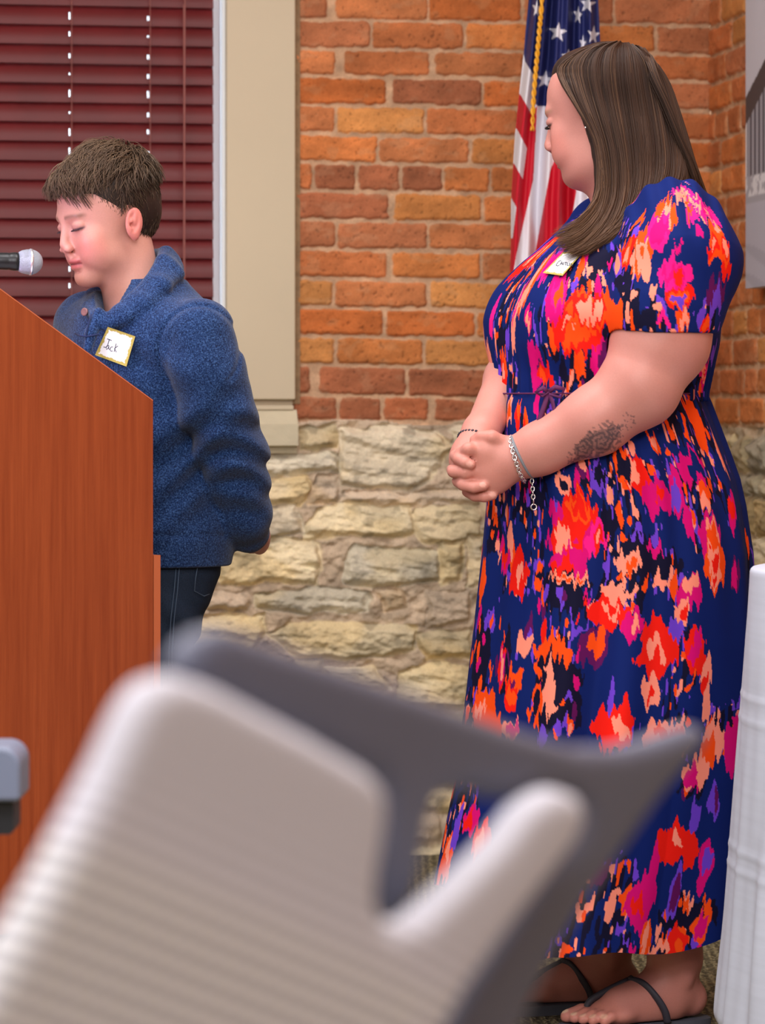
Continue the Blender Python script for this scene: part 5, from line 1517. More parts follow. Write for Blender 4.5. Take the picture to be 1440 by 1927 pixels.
def build_short_hair(root, HM, S):
    rng = np.random.RandomState(11)
    dark, mid, light = np.array((42, 31, 26.)), np.array((88, 68, 52.)), np.array((134, 110, 86.))
    # scalp mass
    fd = Field((bx(70), BD - .16, bz(520)), (bx(350), BD + .17, bz(235)), 0.003)
    fd.frame(HM)
    c0, r0 = np.array((-.016, 0, .046)) * S, np.array((.100, .082, .088)) * S
    fd.ell(c0, r0 * .985, 0)
    fd.ell(np.array((-.030, 0, .085)) * S, np.array((.062, .058, .050)) * S, .02)
    fd.ell(np.array((-.052, 0, .0)) * S, np.array((.058, .066, .060)) * S, .02)
    fd.ell(np.array((.050, 0, .085)) * S, np.array((.045, .055, .032)) * S, .02)
    fd.ell((.100 * S, 0, -.008 * S), (.075, .085, .078), .006, 'sub')
    for s in (-1, 1):
        fd.ell((.040 * S, s * .080 * S, -.040 * S), (.052, .045, .050), .006, 'sub')
        fd.ell((-.014 * S, s * .085 * S, -.020 * S), (.026, .030, .036), .004, 'sub')
    fd.ell((-.02, 0, -.095), (.09, .09, .045), .01, 'sub')
    fd.frame(None)
    V, Q = fd.mesh(2)
    base = raw_mesh('b', V, Q); n = fbm3(V[:, 0] * 50, V[:, 1] * 50, V[:, 2] * 50, 2, 3)[:, None]
    set_col(base, dark[None] / 255 * (1.05 + .4 * n))
    # roots are scattered over the mass; every lock follows a swept field
    Lb = tolocal(HM, V)
    # area-ish sampling of vertices
    idx = rng.randint(0, len(V), 10500)
    paths, rads, cols = [], [], []
    ctr = np.array((-.012, 0, .03)) * S
    for j in idx:
        p = Lb[j].copy()
        if p[2] < -.05 * S: continue
        nrm = (p - ctr) / np.linalg.norm(p - ctr)
        if p[0] > .07 * S and p[2] < .035 * S: continue
        cr = np.array((-.045, .0, .128)) * S          # crown
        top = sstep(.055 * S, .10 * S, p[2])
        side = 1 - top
        d_top = np.array((1.0, 0.40 * np.sign(p[1] + .02), -.02))
        d_side = np.array((.28 if p[0] > -.01 else -.25, 0, -1.0))
        if p[0] < -.05 * S: d_top = np.array((-.35, .3 * np.sign(p[1]), .15)) + np.array((.9, 0, .0)) * sstep(-.09 * S, -.05 * S, p[0])
        d = d_top * top + d_side * side
        d += 0.42 * np.array((noise3(p[0] * 60, p[1] * 60, p[2] * 60, 1), noise3(p[0] * 60, p[1] * 60, p[2] * 60, 2), noise3(p[0] * 60, p[1] * 60, p[2] * 60, 3)))
        d = d - nrm * d.dot(nrm); d /= np.linalg.norm(d) + 1e-6
        Lh = (0.020 + 0.032 * top) * rng.uniform(.7, 1.2)
        if p[0] > .035 and p[2] > .05 * S: Lh *= 0.55
        if p[0] > .0 and p[2] < .07 * S: Lh *= .6
        lift = (0.22 + 0.25 * top) * rng.uniform(.5, 1.3)
        if p[0] > .025 and p[2] > .06 * S: lift += .30
        nseg = 7; pts = [p - nrm * .003]
        dirv = d + nrm * lift; dirv /= np.linalg.norm(dirv)
        curl = rng.randn() * .10
        sidev = np.cross(nrm, d)
        for k in range(nseg - 1):
            pts.append(pts[-1] + dirv * Lh / (nseg - 1))
            nn = (pts[-1] - ctr); nn /= np.linalg.norm(nn)
            dirv = dirv - nn * (0.035 + 0.16 * top) + sidev * curl + np.array((0, 0, -.035))
            dirv /= np.linalg.norm(dirv)
        q = toworld(HM, np.array(pts))
        r = np.array([1, 1.1, 1.05, .95, .8, .6, .2]) * 0.00072 * rng.uniform(.7, 1.4)
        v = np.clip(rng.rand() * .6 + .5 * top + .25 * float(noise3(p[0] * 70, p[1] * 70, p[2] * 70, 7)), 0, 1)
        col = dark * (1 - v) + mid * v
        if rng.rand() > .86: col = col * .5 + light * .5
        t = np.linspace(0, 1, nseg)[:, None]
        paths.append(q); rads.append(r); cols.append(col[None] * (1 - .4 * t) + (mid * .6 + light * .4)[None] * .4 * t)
    lash_brow(HM, S, paths, rads, cols, np.array((104, 78, 64.)), np.array((64, 46, 52.)), .6, 0)
    # loose fringe locks over the forehead
    for (a, b_, c_) in (((.070, .030, .082), (.092, .036, .055), (.088, .040, .036)), ((.062, .042, .078), (.083, .050, .050), (.076, .052, .028)), ((.078, .012, .082), (.098, .018, .062), (.098, .022, .048)), ((.050, .052, .070), (.068, .060, .045), (.060, .062, .022))):
        for i in range(26):
            o = rng.randn(3) * .0035
            q = catmull((np.array([np.array(a), (np.array(a) + np.array(b_)) / 2 + (.004, 0, .003), np.array(b_), np.array(c_)]) + (0, 0, .012)) * S + o * np.array([[.3], [.8], [1], [1.3]]), 8)
            paths.append(toworld(HM, q)); rads.append(np.linspace(1.1, .2, 8) * .001); cols.append(np.tile(mid * rng.uniform(.7, 1.15), (8, 1)))
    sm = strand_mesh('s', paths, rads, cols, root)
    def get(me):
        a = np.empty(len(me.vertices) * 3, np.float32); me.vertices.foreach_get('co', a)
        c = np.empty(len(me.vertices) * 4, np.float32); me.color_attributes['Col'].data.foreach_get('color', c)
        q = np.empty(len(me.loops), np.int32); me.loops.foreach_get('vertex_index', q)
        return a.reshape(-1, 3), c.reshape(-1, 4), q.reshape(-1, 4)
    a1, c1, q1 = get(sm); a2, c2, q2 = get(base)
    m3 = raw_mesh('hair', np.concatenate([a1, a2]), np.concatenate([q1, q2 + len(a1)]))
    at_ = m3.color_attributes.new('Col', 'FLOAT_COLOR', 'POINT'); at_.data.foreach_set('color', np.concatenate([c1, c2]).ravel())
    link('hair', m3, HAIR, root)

boy, BHM, boy_cloth = build_boy()
# ================================================================== lectern
LBe = R(35)
LF = Vector((-math.cos(LBe), -math.sin(LBe), 0)); LWd = Vector((-math.sin(LBe), math.cos(LBe), 0)); UP = Vector((0, 0, 1))
LA = P(288, 755, 5.30); LA.z = 0
def build_lectern():
    root = empty('lectern', LA + LF * .25 + LWd * .3, 'reddish cherry wood lectern with a sloping top in front of the child', 'lectern')
    wood = bpy.data.materials.new('cherry_veneer'); wood.use_nodes = True; nt = wood.node_tree; b = nt.nodes['Principled BSDF']; L = nt.links
    tc = nt.nodes.new('ShaderNodeTexCoord'); mp = nt.nodes.new('ShaderNodeMapping'); mp.inputs['Scale'].default_value = (60, 60, 2.2)
    n = nt.nodes.new('ShaderNodeTexNoise'); n.inputs['Scale'].default_value = 1.6; n.inputs['Detail'].default_value = 6; n.inputs['Roughness'].default_value = .65
    cr = nt.nodes.new('ShaderNodeValToRGB'); cr.color_ramp.elements[0].position = .3; cr.color_ramp.elements[1].position = .72
    cr.color_ramp.elements[0].color = RGB(130, 54, 22); cr.color_ramp.elements[1].color = RGB(154, 72, 34)
    L.new(tc.outputs['Object'], mp.inputs[0]); L.new(mp.outputs[0], n.inputs['Vector']); L.new(n.outputs['Fac'], cr.inputs[0]); L.new(cr.outputs[0], b.inputs['Base Color'])
    b.inputs['Roughness'].default_value = 0.42; b.inputs['Specular IOR Level'].default_value = .35
    edge = mat('light_wood_edge', RGB(196, 104, 66), 0.5)
    z0, z1, z2 = 0.205, 1.0644, 1.315
    prof = [(0, z0), (0, z1), (.40, z2), (.50, z2), (.50, z0)]
    for k in (0, .575):
        m = MB(); m.prism([LA + LWd * k + LF * t + UP * z for t, z in prof], LWd * .025); sp = m.build('side_panel', wood, root)
        m = MB()
        a, c, d = [LA + LWd * k + LF * t + UP * z for t, z in prof[1:4]]
        nrm = Vector((0, 0, 1))
        m.prism([a + nrm * .0003, c + nrm * .0003, c + nrm * .0022, a + nrm * .0022], LWd * .025)
        m.prism([c + nrm * .0003, d + nrm * .0003, d + nrm * .0022, c + nrm * .0022], LWd * .025)
        m.build('edge_band', edge, sp)
    m = MB(); m.prism([LA + LWd * .026 + LF * .475 + UP * z0, LA + LWd * .026 + LF * .5 + UP * z0, LA + LWd * .026 + LF * .5 + UP * z2, LA + LWd * .026 + LF * .475 + UP * z2], LWd * .548)
    m.build('front_panel', wood, root)
    m = MB(); zt = lambda t: z1 + (z2 - z1) * t / .40
    m.prism([LA + LWd * .026 + LF * t + UP * (zt(t) + o) for t, o in ((.01, -.030), (.01, -.012), (.40, -.012), (.40, -.030))], LWd * .548)
    m.prism([LA + LWd * .026 + LF * t + UP * z for t, z in ((.40, z2 - .030), (.40, z2 - .012), (.474, z2 - .012), (.474, z2 - .030))], LWd * .548)
    m.build('reading_desk', wood, root)
    for z in (z0 + .03, .62):
        m = MB(); m.prism([LA + LWd * .026 + LF * t + UP * (z + o) for t, o in ((.16, 0), (.16, .02), (.474, .02), (.474, 0))], LWd * .548); m.build('shelf', wood, root)
    # low door frame standing proud of the speaker's side
    zd = CH + (HZ - 1045) / F * 5.30
    m = MB(); a = LA - LF * .0015
    m.prism([a - LF * t + UP * z for t, z in ((0, z0), (0, zd), (.013, zd), (.013, z0))], LWd * .06); m.build('door_stile', mat('lighter_cherry', RGB(178, 92, 54), .45), root)
    m = MB()
    m.prism([LA + LWd * .05 + LF * .13 + UP * .055, LA + LWd * .05 + LF * .45 + UP * .055, LA + LWd * .05 + LF * .45 + UP * z0, LA + LWd * .05 + LF * .13 + UP * z0], LWd * .50)
    m.build('base', mat('black_base', RGB(30, 30, 32), .6), root)
    for s in (.07, .53):
        for t in (.16, .42):
            m = MB(); c = LA + LWd * s + LF * t + UP * .0275
            m.lathe([(-.012, .0), (-.012, .024), (-.008, .0275), (.008, .0275), (.012, .024), (.012, 0)], c, LWd, 20); m.build('caster', bpy.data.materials['black_base'], root, True)
    # paper lying on the desk, one corner over the edge
    c = LA + LWd * .045 + UP * (z1 + .0005)
    m = MB(); nn = (LF * .40 + UP * (z2 - z1)).normalized()
    q = [c - nn * .006 + UP * .0015, c + nn * .27 - UP * .008, c + nn * .27 + LWd * .2 - UP * .008, c - nn * .003 + LWd * .2 + UP * .0005]
    m.prism(q, UP * .003)
    o = m.build('paper', mat('white_paper', RGB(232, 232, 236), .8)); tag(o, 'white sheets of paper lying on the sloping lectern top, corner just showing', 'paper')
build_lectern()
area('added_face_tint_light', tuple(LA + LF * .36 + LWd * .20 + UP * 1.345), .10, .05, 1.1, (0.74, 0.62, 1.0), tuple(B(150, 440, -.03)))  # lavender light added to tint the child's face, source assumed, no lamp modelled

# microphone on a gooseneck fixed to the lectern
def build_mic():
    c = P(57, 493, 5.42)
    ax = Vector((-1, -.25, .02)).normalized()
    stand_at = LA + LF * .44 + LWd * .12 + UP * 1.303
    root = empty('microphone', stand_at, 'black handheld microphone with a silver mesh ball pointed at the child', 'microphone')
    blk = mat('black_metal', RGB(26, 28, 30), 0.35, 0.3)
    mesh = bpy.data.materials.new('silver_mesh'); mesh.use_nodes = True; nt = mesh.node_tree; b = nt.nodes['Principled BSDF']; L = nt.links
    b.inputs['Metallic'].default_value = .6; b.inputs['Roughness'].default_value = .38
    tc = nt.nodes.new('ShaderNodeTexCoord'); vo = nt.nodes.new('ShaderNodeTexVoronoi'); vo.inputs['Scale'].default_value = 1300
    cr = nt.nodes.new('ShaderNodeValToRGB'); cr.color_ramp.elements[0].color = RGB(110, 118, 132); cr.color_ramp.elements[1].color = RGB(180, 188, 200); cr.color_ramp.elements[1].position = .6
    L.new(tc.outputs['Object'], vo.inputs['Vector']); L.new(vo.outputs['Distance'], cr.inputs[0]); L.new(cr.outputs[0], b.inputs['Base Color'])
    bp = nt.nodes.new('ShaderNodeBump'); bp.inputs['Distance'].default_value = .001; L.new(vo.outputs['Distance'], bp.inputs['Height']); L.new(bp.outputs[0], b.inputs['Normal'])
    m = MB(); r = .0215
    prof = [(-r, 0)] + [(-r * math.cos(t), r * math.sin(t)) for t in np.linspace(.15, math.pi / 2, 9)] + [(.006, .0212), (.014, .0195), (.020, .0165), (.021, 0)]
    m.lathe(prof, c, ax, 32); g = m.build('grille', mesh, root, True)
    m = MB(); m.lathe([(-.003, .0216), (-.003, .0226), (.0015, .0226), (.0015, .0216)], c, ax, 32); m.build('grille_band', mat('bright_band', RGB(225, 230, 238), .25, .8), g, True)
    m = MB(); m.lathe([(.0205, 0), (.0205, .0152), (.026, .0158), (.034, .0150), (.036, .0142), (.040, .0148), (.16, .0115), (.165, 0)], c, ax, 28); m.build('handle', blk, root, True)
    m = MB(); a = c + ax * .14
    m.lathe([(.115, .0145), (.115, .0185), (.150, .0185), (.150, .0145)], c, ax, 20); m.build('clip', blk, root, True)
    m = MB()
    m.tube(catmull([tuple(stand_at), tuple(stand_at + UP * .05), tuple(stand_at + Vector((-.03, -.02, .10))), tuple(a + UP * -.035 + Vector((-.01, 0, 0))), tuple(a + UP * -.012)], 18), .0048, 10)
    m.lathe([(0, .026), (.006, .026), (.010, .012), (.012, 0)], stand_at, UP, 24)
    m.build('gooseneck', blk, root, True)
build_mic()

# ================================================================== name tags
def name_tag(corners, depth_at, strokes, label, flip=False):
    tl, tr, br, bl = [np.array(c, float) for c in corners]
    n = 46
    def pt(u, v): return (tl * (1 - u) + tr * u) * (1 - v) + (bl * (1 - u) + br * u) * v
    A, D = [], []
    for u in np.linspace(0, 1, 6):
        for v in np.linspace(0, 1, 6):
            p = pt(u, v); A.append((1, u, v, u * v)); D.append(depth_at(*p))
    A = np.array(A); D = np.array(D); co = np.linalg.lstsq(A, D, rcond=None)[0]
    off = max(0, float(np.max(A @ co - D))) + .0012
    def w3(u, v, k=0): p = pt(u, v); return np.array(P(p[0], p[1], float(np.dot((1, u, v, u * v), co)) - off - k))
    U_, V_ = np.meshgrid(np.linspace(0, 1, n), np.linspace(0, 1, n), indexing='ij')
    pts = np.array([w3(u, v) for u, v in zip(U_.ravel(), V_.ravel())])
    back = np.array([w3(u, v, -.0008) for u, v in zip(U_.ravel(), V_.ravel())])
    idx = np.arange(n * n).reshape(n, n)
    q = np.stack([idx[:-1, :-1], idx[:-1, 1:], idx[1:, 1:], idx[1:, :-1]], -1).reshape(-1, 4)
    q2 = q[:, ::-1] + n * n
    ed = np.concatenate([idx[0, :], idx[1:, -1], idx[-1, ::-1][1:], idx[::-1, 0][1:]])
    sd = np.stack([ed[:-1], ed[1:], ed[1:] + n * n, ed[:-1] + n * n], -1)
    u, v = U_.ravel(), V_.ravel()
    e = .062 + .030 * np.abs(np.sin(np.where(np.minimum(u, 1 - u) < np.minimum(v, 1 - v), v, u) * math.pi * 3))
    gold = np.minimum(np.minimum(u, 1 - u), np.minimum(v, 1 - v)) < e
    C = np.where(gold[:, None], np.array((176, 158, 74.)), np.array((236, 236, 242.))) / 255
    me = raw_mesh('name_tag', np.concatenate([pts, back]), np.concatenate([q, q2, sd])); set_col(me, np.concatenate([C, C]))
    base = tuple(w3(.5, .5))
    o = rooted('name_tag', me, bpy.data.materials.get('paper_label') or mat('paper_label', vcol='Col', rough=.6), np.array(base), label, 'name tag')
    m = MB()
    # strokes are given as photo points
    M2 = np.array([tr - tl, bl - tl]).T
    for s in strokes:
        P3 = []
        for a in s:
            uv = np.linalg.solve(M2, np.array(a, float) - tl); P3.append(tuple(w3(uv[0], uv[1], .0004)))
        m.tube(P3, .00062, 5)
    m.build('writing', bpy.data.materials.get('black_ink') or mat('black_ink', RGB(40, 42, 66), .6), o)
g6 = lambda l: [(160 + a / 13.09, 600 + b / 13.09) for a, b in l]
g7 = lambda l: [(1000 + a / 13.09, 460 + b / 13.09) for a, b in l]
name_tag([(202.8, 614.9), (254.7, 632.8), (237.9, 689.8), (178.7, 668)], lambda x, y: float(boy_cloth(x, y)[1]),
    [g6([(540, 490), (590, 505), (645, 530)]), g6([(590, 510), (560, 600), (535, 670), (500, 695), (450, 690)]), g6([(575, 650), (535, 650), (505, 700), (515, 745), (555, 710), (575, 650), (565, 720), (580, 745)]),
     g6([(665, 680), (620, 685), (590, 740), (610, 780), (650, 775)]), g6([(748, 600), (715, 700), (685, 790)]), g6([(785, 655), (700, 715), (735, 800)])],
    'white name sticker with a scalloped gold border on the blue sweater')
name_tag([(1060, 474), (1098, 474), (1058.8, 519), (1021.4, 513.5)], woman_cloth,
    [g7([(740, 385), (680, 410), (635, 460), (615, 500), (650, 512), (690, 495)]), g7([(705, 490), (755, 415), (775, 480)]), g7([(725, 460), (775, 455)]), g7([(800, 425), (800, 480)]), g7([(830, 425), (885, 420)]), g7([(858, 425), (850, 485)]),
     g7([(900, 425), (890, 485), (930, 485)]), g7([(950, 430), (945, 485)]), g7([(970, 490), (985, 435), (1015, 490), (1040, 440)])],
    'white name sticker on the floral dress below the hair')

# ================================================================== round table under a white cloth
def build_table():
    c = Vector((.855, 5.0, 0)); r = .27; zt = .80
    root = empty('round_table', c, 'round table hidden under a white cloth at the right edge', 'table')
    wd = mat('table_laminate', RGB(150, 120, 90), .5); mt = mat('table_metal', RGB(60, 60, 64), .4, .6)
    m = MB(); m.lathe([(0, 0), (0, r - .012), (.012, r - .008), (.026, r - .008), (.03, r - .014), (.03, 0)], c + UP * (zt - .034), UP, 64); m.build('tabletop', wd, root, True)
    m = MB(); m.lathe([(.03, .04), (zt - .04, .04)], c, UP, 24); m.build('leg', mt, root, True)
    m = MB(); m.lathe([(0, .20), (.012, .20), (.03, .06), (.035, 0)], c, UP, 40); m.build('base', mt, root, True)
    # cloth: top disc then a hanging, flaring skirt
    lin = bpy.data.materials.new('white_linen'); lin.use_nodes = True; nt = lin.node_tree; b = nt.nodes['Principled BSDF']; L = nt.links
    tc = nt.nodes.new('ShaderNodeTexCoord'); b.inputs['Roughness'].default_value = .85
    w1 = nt.nodes.new('ShaderNodeTexNoise'); w1.inputs['Scale'].default_value = 1; mp = nt.nodes.new('ShaderNodeMapping'); mp.inputs['Scale'].default_value = (3, 3, 90)
    mr = nt.nodes.new('ShaderNodeMapRange'); mr.inputs[1].default_value = .35; mr.inputs[2].default_value = .65; mr.inputs[3].default_value = .96; mr.inputs[4].default_value = 1.02
    v = nt.nodes.new('ShaderNodeVectorMath'); v.operation = 'SCALE'; v.inputs[0].default_value = RGB(186, 192, 208)[:3]
    L.new(tc.outputs['Object'], mp.inputs[0]); L.new(mp.outputs[0], w1.inputs['Vector']); L.new(w1.outputs['Fac'], mr.inputs[0]); L.new(mr.outputs[0], v.inputs['Scale']); L.new(v.outputs[0], b.inputs['Base Color'])
    nth, nzz = 420, 150
    th = np.linspace(0, 2 * math.pi, nth, endpoint=False)
    rows = []
    for k in range(1, 8): rows.append(('t', r * k / 8.0))
    for k in range(nzz): rows.append(('d', k / (nzz - 1)))
    V = [np.array([[c.x, c.y, zt + .002]])]
    for kind, v_ in rows:
        if kind == 't': V.append(np.stack([c.x + v_ * np.cos(th), c.y + v_ * np.sin(th), np.full(nth, zt + .002)], -1)); continue
        t = v_
        edge_r = r + .006
        ang = min(t / .02, 1) * math.pi / 2
        rr = edge_r - .006 + .006 * math.sin(ang); z = zt + .002 - .006 * (1 - math.cos(ang)) - max(t - .02, 0) / .98 * (zt - .012)
        fl = .052 * t ** 1.1
        # the flare draws in where the cloth breaks on the floor
        fl = fl - .028 * sstep(.90, .97, t)
        w = sstep(.03, .9, t)
        f = w * (.011 * np.sin(th * 7 + .6) + .005 * np.sin(th * 13 + 2 + 1.5 * t) + .0015 * np.sin(th * 31 + 4 * t))
        crs = .0016 * (np.exp(-((z - .60) / .004) ** 2) + np.exp(-((z - .565) / .004) ** 2) + np.exp(-((z - .36) / .005) ** 2) + np.exp(-((z - .33) / .004) ** 2))
        wob = .002 * noise2(th * 8, np.full(nth, t * 6), 5) + w * .006 * noise2(th * 5, np.full(nth, t * 3), 8)
        R_ = rr + fl + f + crs + wob
        V.append(np.stack([c.x + R_ * np.cos(th), c.y + R_ * np.sin(th), np.full(nth, z) + .004 * np.sin(th * 12) * (t > .98)], -1))
    V = np.concatenate(V); Fc = []
    for k in range(nth): Fc.append((0, 1 + k, 1 + (k + 1) % nth))
    nr = len(rows)
    for i in range(nr - 1):
        a = 1 + i * nth; b2 = a + nth
        Fc += [(a + k, b2 + k, b2 + (k + 1) % nth, a + (k + 1) % nth) for k in range(nth)]
    me = raw_mesh('tablecloth', V, Fc)
    o = rooted('tablecloth', me, lin, np.array((c.x, c.y, 0)), 'white floor-length cloth draped over the round table', 'tablecloth')
    sm = o.modifiers.new('thickness', 'SOLIDIFY'); sm.thickness = .0015; sm.offset = 1
build_table()

# ================================================================== picture on the right wall
def build_picture():
    def tpx(px):
        a = (px - 720) / F; h = .048; return (a * (CORNER.y - h * ST) - CORNER.x + h * CT) / (ST + a * CT)
    def RW(t, z, h): return Vector((CORNER.x + t * ST - h * CT, CORNER.y - t * CT - h * ST, z))
    t0 = tpx(1403.5); y0 = CORNER.y - t0 * CT - .048 * ST
    zb = CH + (HZ - 543) / F * y0; zt = zb + .95; t1 = t0 + .72
    n, k = 150, 190
    T, Z = np.meshgrid(np.linspace(0, 1, n), np.linspace(0, 1, k), indexing='ij')
    C = np.tile(np.array((196, 198, 210.)), (n * k, 1)).reshape(n, k, 3)
    C *= (1 + .03 * fbm2(T * 6, Z * 8, 3, 4))[..., None]
    tt, zz = T * .72, Z * .95                      # metres from the lower left corner
    m = zz < .19; C[m] = (172, 174, 188)
    m = (zz < .19) & (noise2(tt * 9 + zz * 30, zz * 14, 3) > .25); C[m] = (160, 162, 176)
    # shrubs, colonnade and roof of a plain building
    m = (zz > .19) & (zz < .26); C[m] = (158, 160, 170)
    m = (zz > .205) & (zz < .26) & (fbm2(tt * 40, zz * 50, 3, 6) > -.05); C[m] = (210, 212, 218)
    m = (zz > .25) & (zz < .41 + tt * .44) & (tt > .012) & (tt < .6); C[m] = (150, 152, 162)
    m &= (np.sin(tt * 2 * math.pi / .034) > .30); C[m] = (74, 76, 88)
    m = (zz > .25) & (zz < .39) & (tt <= .014); C[m] = (208, 208, 214)
    a = zz - (.375 + tt * .44); m = (a > -.01) & (a < .052) & (tt < .36); C[m] = (66, 62, 66)
    a2 = zz - (.375 + .36 * .44 - (tt - .36) * .44); m = (a2 > -.01) & (a2 < .052) & (tt >= .36); C[m] = (66, 62, 66)
    m = np.hypot(tt - .20, zz - .645) < .030; C[m] = (214, 150, 40)
    V = np.stack([CORNER.x + (t0 + tt) * ST - .048 * CT, CORNER.y - (t0 + tt) * CT - .048 * ST, zb + zz], -1).reshape(-1, 3)
    idx = np.arange(n * k).reshape(n, k); q = np.stack([idx[:-1, :-1], idx[1:, :-1], idx[1:, 1:], idx[:-1, 1:]], -1).reshape(-1, 4)
    root = empty('canvas_print', RW((t0 + t1) / 2, zb, .03), 'large black and white photograph of a building on the right brick wall', 'picture')
    me = raw_mesh('print', V, q); set_col(me, C.reshape(-1, 3) / 255); link('print', me, mat('matte_print', vcol='Col', rough=.6), root)
    m = MB(); m.prism([RW(t0, zb, .018), RW(t1, zb, .018), RW(t1, zt, .018), RW(t0, zt, .018)], RW(t0, zb, .047) - RW(t0, zb, .018)); m.build('panel', mat('print_edge', RGB(196, 196, 210), .6), root)
build_picture()

# ================================================================== flag
def build_flag():
    D0 = 6.95
    fp = Vector(P(1072, 700, D0 + .045)); fp.z = 0
    root = empty('flagpole', fp, 'brown indoor flagpole on a round stand, hidden behind the flag and the floral dress', 'flagpole')
    wd = mat('varnished_pole', RGB(96, 58, 30), .4); br = mat('brass', (0.75, 0.55, 0.22, 1), .3, 1.0)
    m = MB(); m.lathe([(.03, .0135), (2.5, .0135)], fp, UP, 16); m.build('pole', wd, root, True)
    m = MB(); m.lathe([(0, .15), (.012, .15), (.03, .10), (.05, .03), (.09, .022), (.09, 0)], fp, UP, 32); m.build('stand', br, root, True)
    m = MB(); m.sphere(fp + UP * 2.53, .03); m.build('finial', br, root, True)
    n, k = 260, 560
    L = [(-260, 1004, 1122), (0, 995, 1126), (60, 989, 1129), (100, 986, 1131), (180, 977, 1134), (250, 970, 1136), (310, 966, 1138), (380, 962, 1140), (450, 962, 1142), (540, 959, 1146), (700, 956, 1150), (860, 962, 1140)]
    ys = np.linspace(-260, 860, k); x0 = np.interp(ys, [a for a, _, _ in L], [b for _, b, _ in L]); x1 = np.interp(ys, [a for a, _, _ in L], [c for _, _, c in L])
    T, YY = np.meshgrid(np.linspace(0, 1, n), ys, indexing='ij')
    PX = x0[None] * (1 - T) + x1[None] * T
    dep = D0 + .022 * np.cos(T * 17 + 1.2 * np.sin(YY / 260.) + .6) + .012 * np.sin(T * 41 + YY / 150.) - .020 * np.sin(T * math.pi)
    C = np.tile(np.array((196, 24, 44.)), (n * k, 1)); red = np.array((190, 16, 40.)); wht = np.array((222, 218, 226.)); nav = np.array((34, 40, 96.))
    X, Y = PX.ravel(), YY.ravel()
    # vertical-ish stripes of the furled fly for the part the dress hides
    C[:] = np.where((((X - 960 - (Y - 500) * .12) / 34).astype(int) % 2 == 0)[:, None], wht, red)
    def poly(pl, c): C[dseg_poly(X, Y, pl) > 0] = c
    poly([(900, -300), (1200, -300), (1200, 205), (1011, 199), (1008, 195), (1005, 142), (988, 116), (985, 96), (900, 90)], nav)
    poly([(940, 112), (986, 112), (1005, 142), (1001, 215), (979, 177), (940, 170)], wht)
    poly([(940, 170), (979, 177), (1001, 215), (1011, 199), (1010, 262), (1004, 337), (972, 480), (963, 600), (930, 600)], red)
    poly([(940, 241), (972, 241), (992, 279), (984, 337), (968, 308), (940, 300)], wht)
    poly([(940, 370), (962, 372), (972, 390), (965, 448), (940, 448)], wht)
    poly([(1011, 199), (1027, 199), (1048, 291), (1036, 320), (1004, 494), (985, 640), (960, 640), (963, 532), (972, 480), (1004, 337), (1008, 262)], wht)
    poly([(1027, 199), (1060, 199), (1085, 360), (1077, 407), (1040, 640), (985, 640), (1004, 494), (1036, 320), (1048, 291)], red)
    poly([(1060, 199), (1095, 199), (1110, 380), (1080, 640), (1040, 640), (1077, 407), (1085, 360)], wht)
    for cx, cy, rx, ry in ((1050, 61, 19, 19), (1026, 150, 17, 18), (1088, 29, 9, 18), (1106, 8, 16, 18), (1117, 66, 12, 19), (1097, 82, 7, 17), (1069, 108, 15, 17), (1010, 17, 9, 18), (1040, -40, 17, 18), (1075, -70, 12, 18), (1110, -90, 10, 17)):
        st = []
        for i in range(10):
            a = math.pi * i / 5 + .12; rr = 1.0 if i % 2 == 0 else .40
            st.append((cx + rx * rr * math.sin(a), cy - ry * rr * math.cos(a)))
        poly(st, wht)
    a = (PX - 720) / F
    V1 = np.stack([a * dep, dep, CH + (HZ - YY) / F * dep], -1)
    dep2 = D0 + .032 + .014 * np.cos(T * 13 + 2)
    thin = np.sin(T * math.pi) ** .4
    dep2 = dep + (dep2 - dep + .02) * thin + .002
    dep2 = np.where(dep2 > D0 + .030, D0 + .030, dep2); dep2 = np.maximum(dep2, dep + .0015)
    V2 = np.stack([a * D0 * 1.0, dep2, V1[..., 2]], -1); V2[..., 0] = V1[..., 0]
    idx = np.arange(n * k).reshape(n, k)
    q = np.stack([idx[:-1, :-1], idx[:-1, 1:], idx[1:, 1:], idx[1:, :-1]], -1).reshape(-1, 4)
    ed = np.concatenate([idx[0, :], idx[1:, -1], idx[-1, ::-1][1:], idx[::-1, 0][1:]])
    sd = np.stack([ed[:-1], ed[1:], ed[1:] + n * k, ed[:-1] + n * k], -1)
    me = raw_mesh('flag', np.concatenate([V1.reshape(-1, 3), V2.reshape(-1, 3)]), np.concatenate([q, q[:, ::-1] + n * k, sd])); set_col(me, np.concatenate([C, C]) / 255)
    base = np.array(P(1060, 860, D0))
    o = rooted('flag', me, mat('satin_flag_cloth', vcol='Col', rough=.5, spec=.3, bump=(900, .15, .0005)), base, 'red, white and blue flag with stars hanging behind the head with long hair', 'flag')
    # twisted gold cord
    gold = mat('gold_cord', RGB(226, 160, 28), .5)
    cp = catmull([tuple(P(*p)) for p in ((1026, -150, D0 - .055), (1020, 0, D0 - .055), (1016, 50, D0 - .055), (1012, 95, D0 - .053), (1008, 140, D0 - .053), (1004, 190, D0 - .052), (1002, 246, D0 - .050))], 110)
    m = MB()
    for s in (0, math.pi):
        m.tube([(x + .0028 * math.cos(i * .55 + s), y + .0028 * math.sin(i * .55 + s), z) for i, (x, y, z) in enumerate(cp)], [.0030 if i < 100 else .0022 for i in range(110)], 6)
    m.build('gold_cord', gold, o, True)['label'] = 'gold twisted cord'
build_flag()

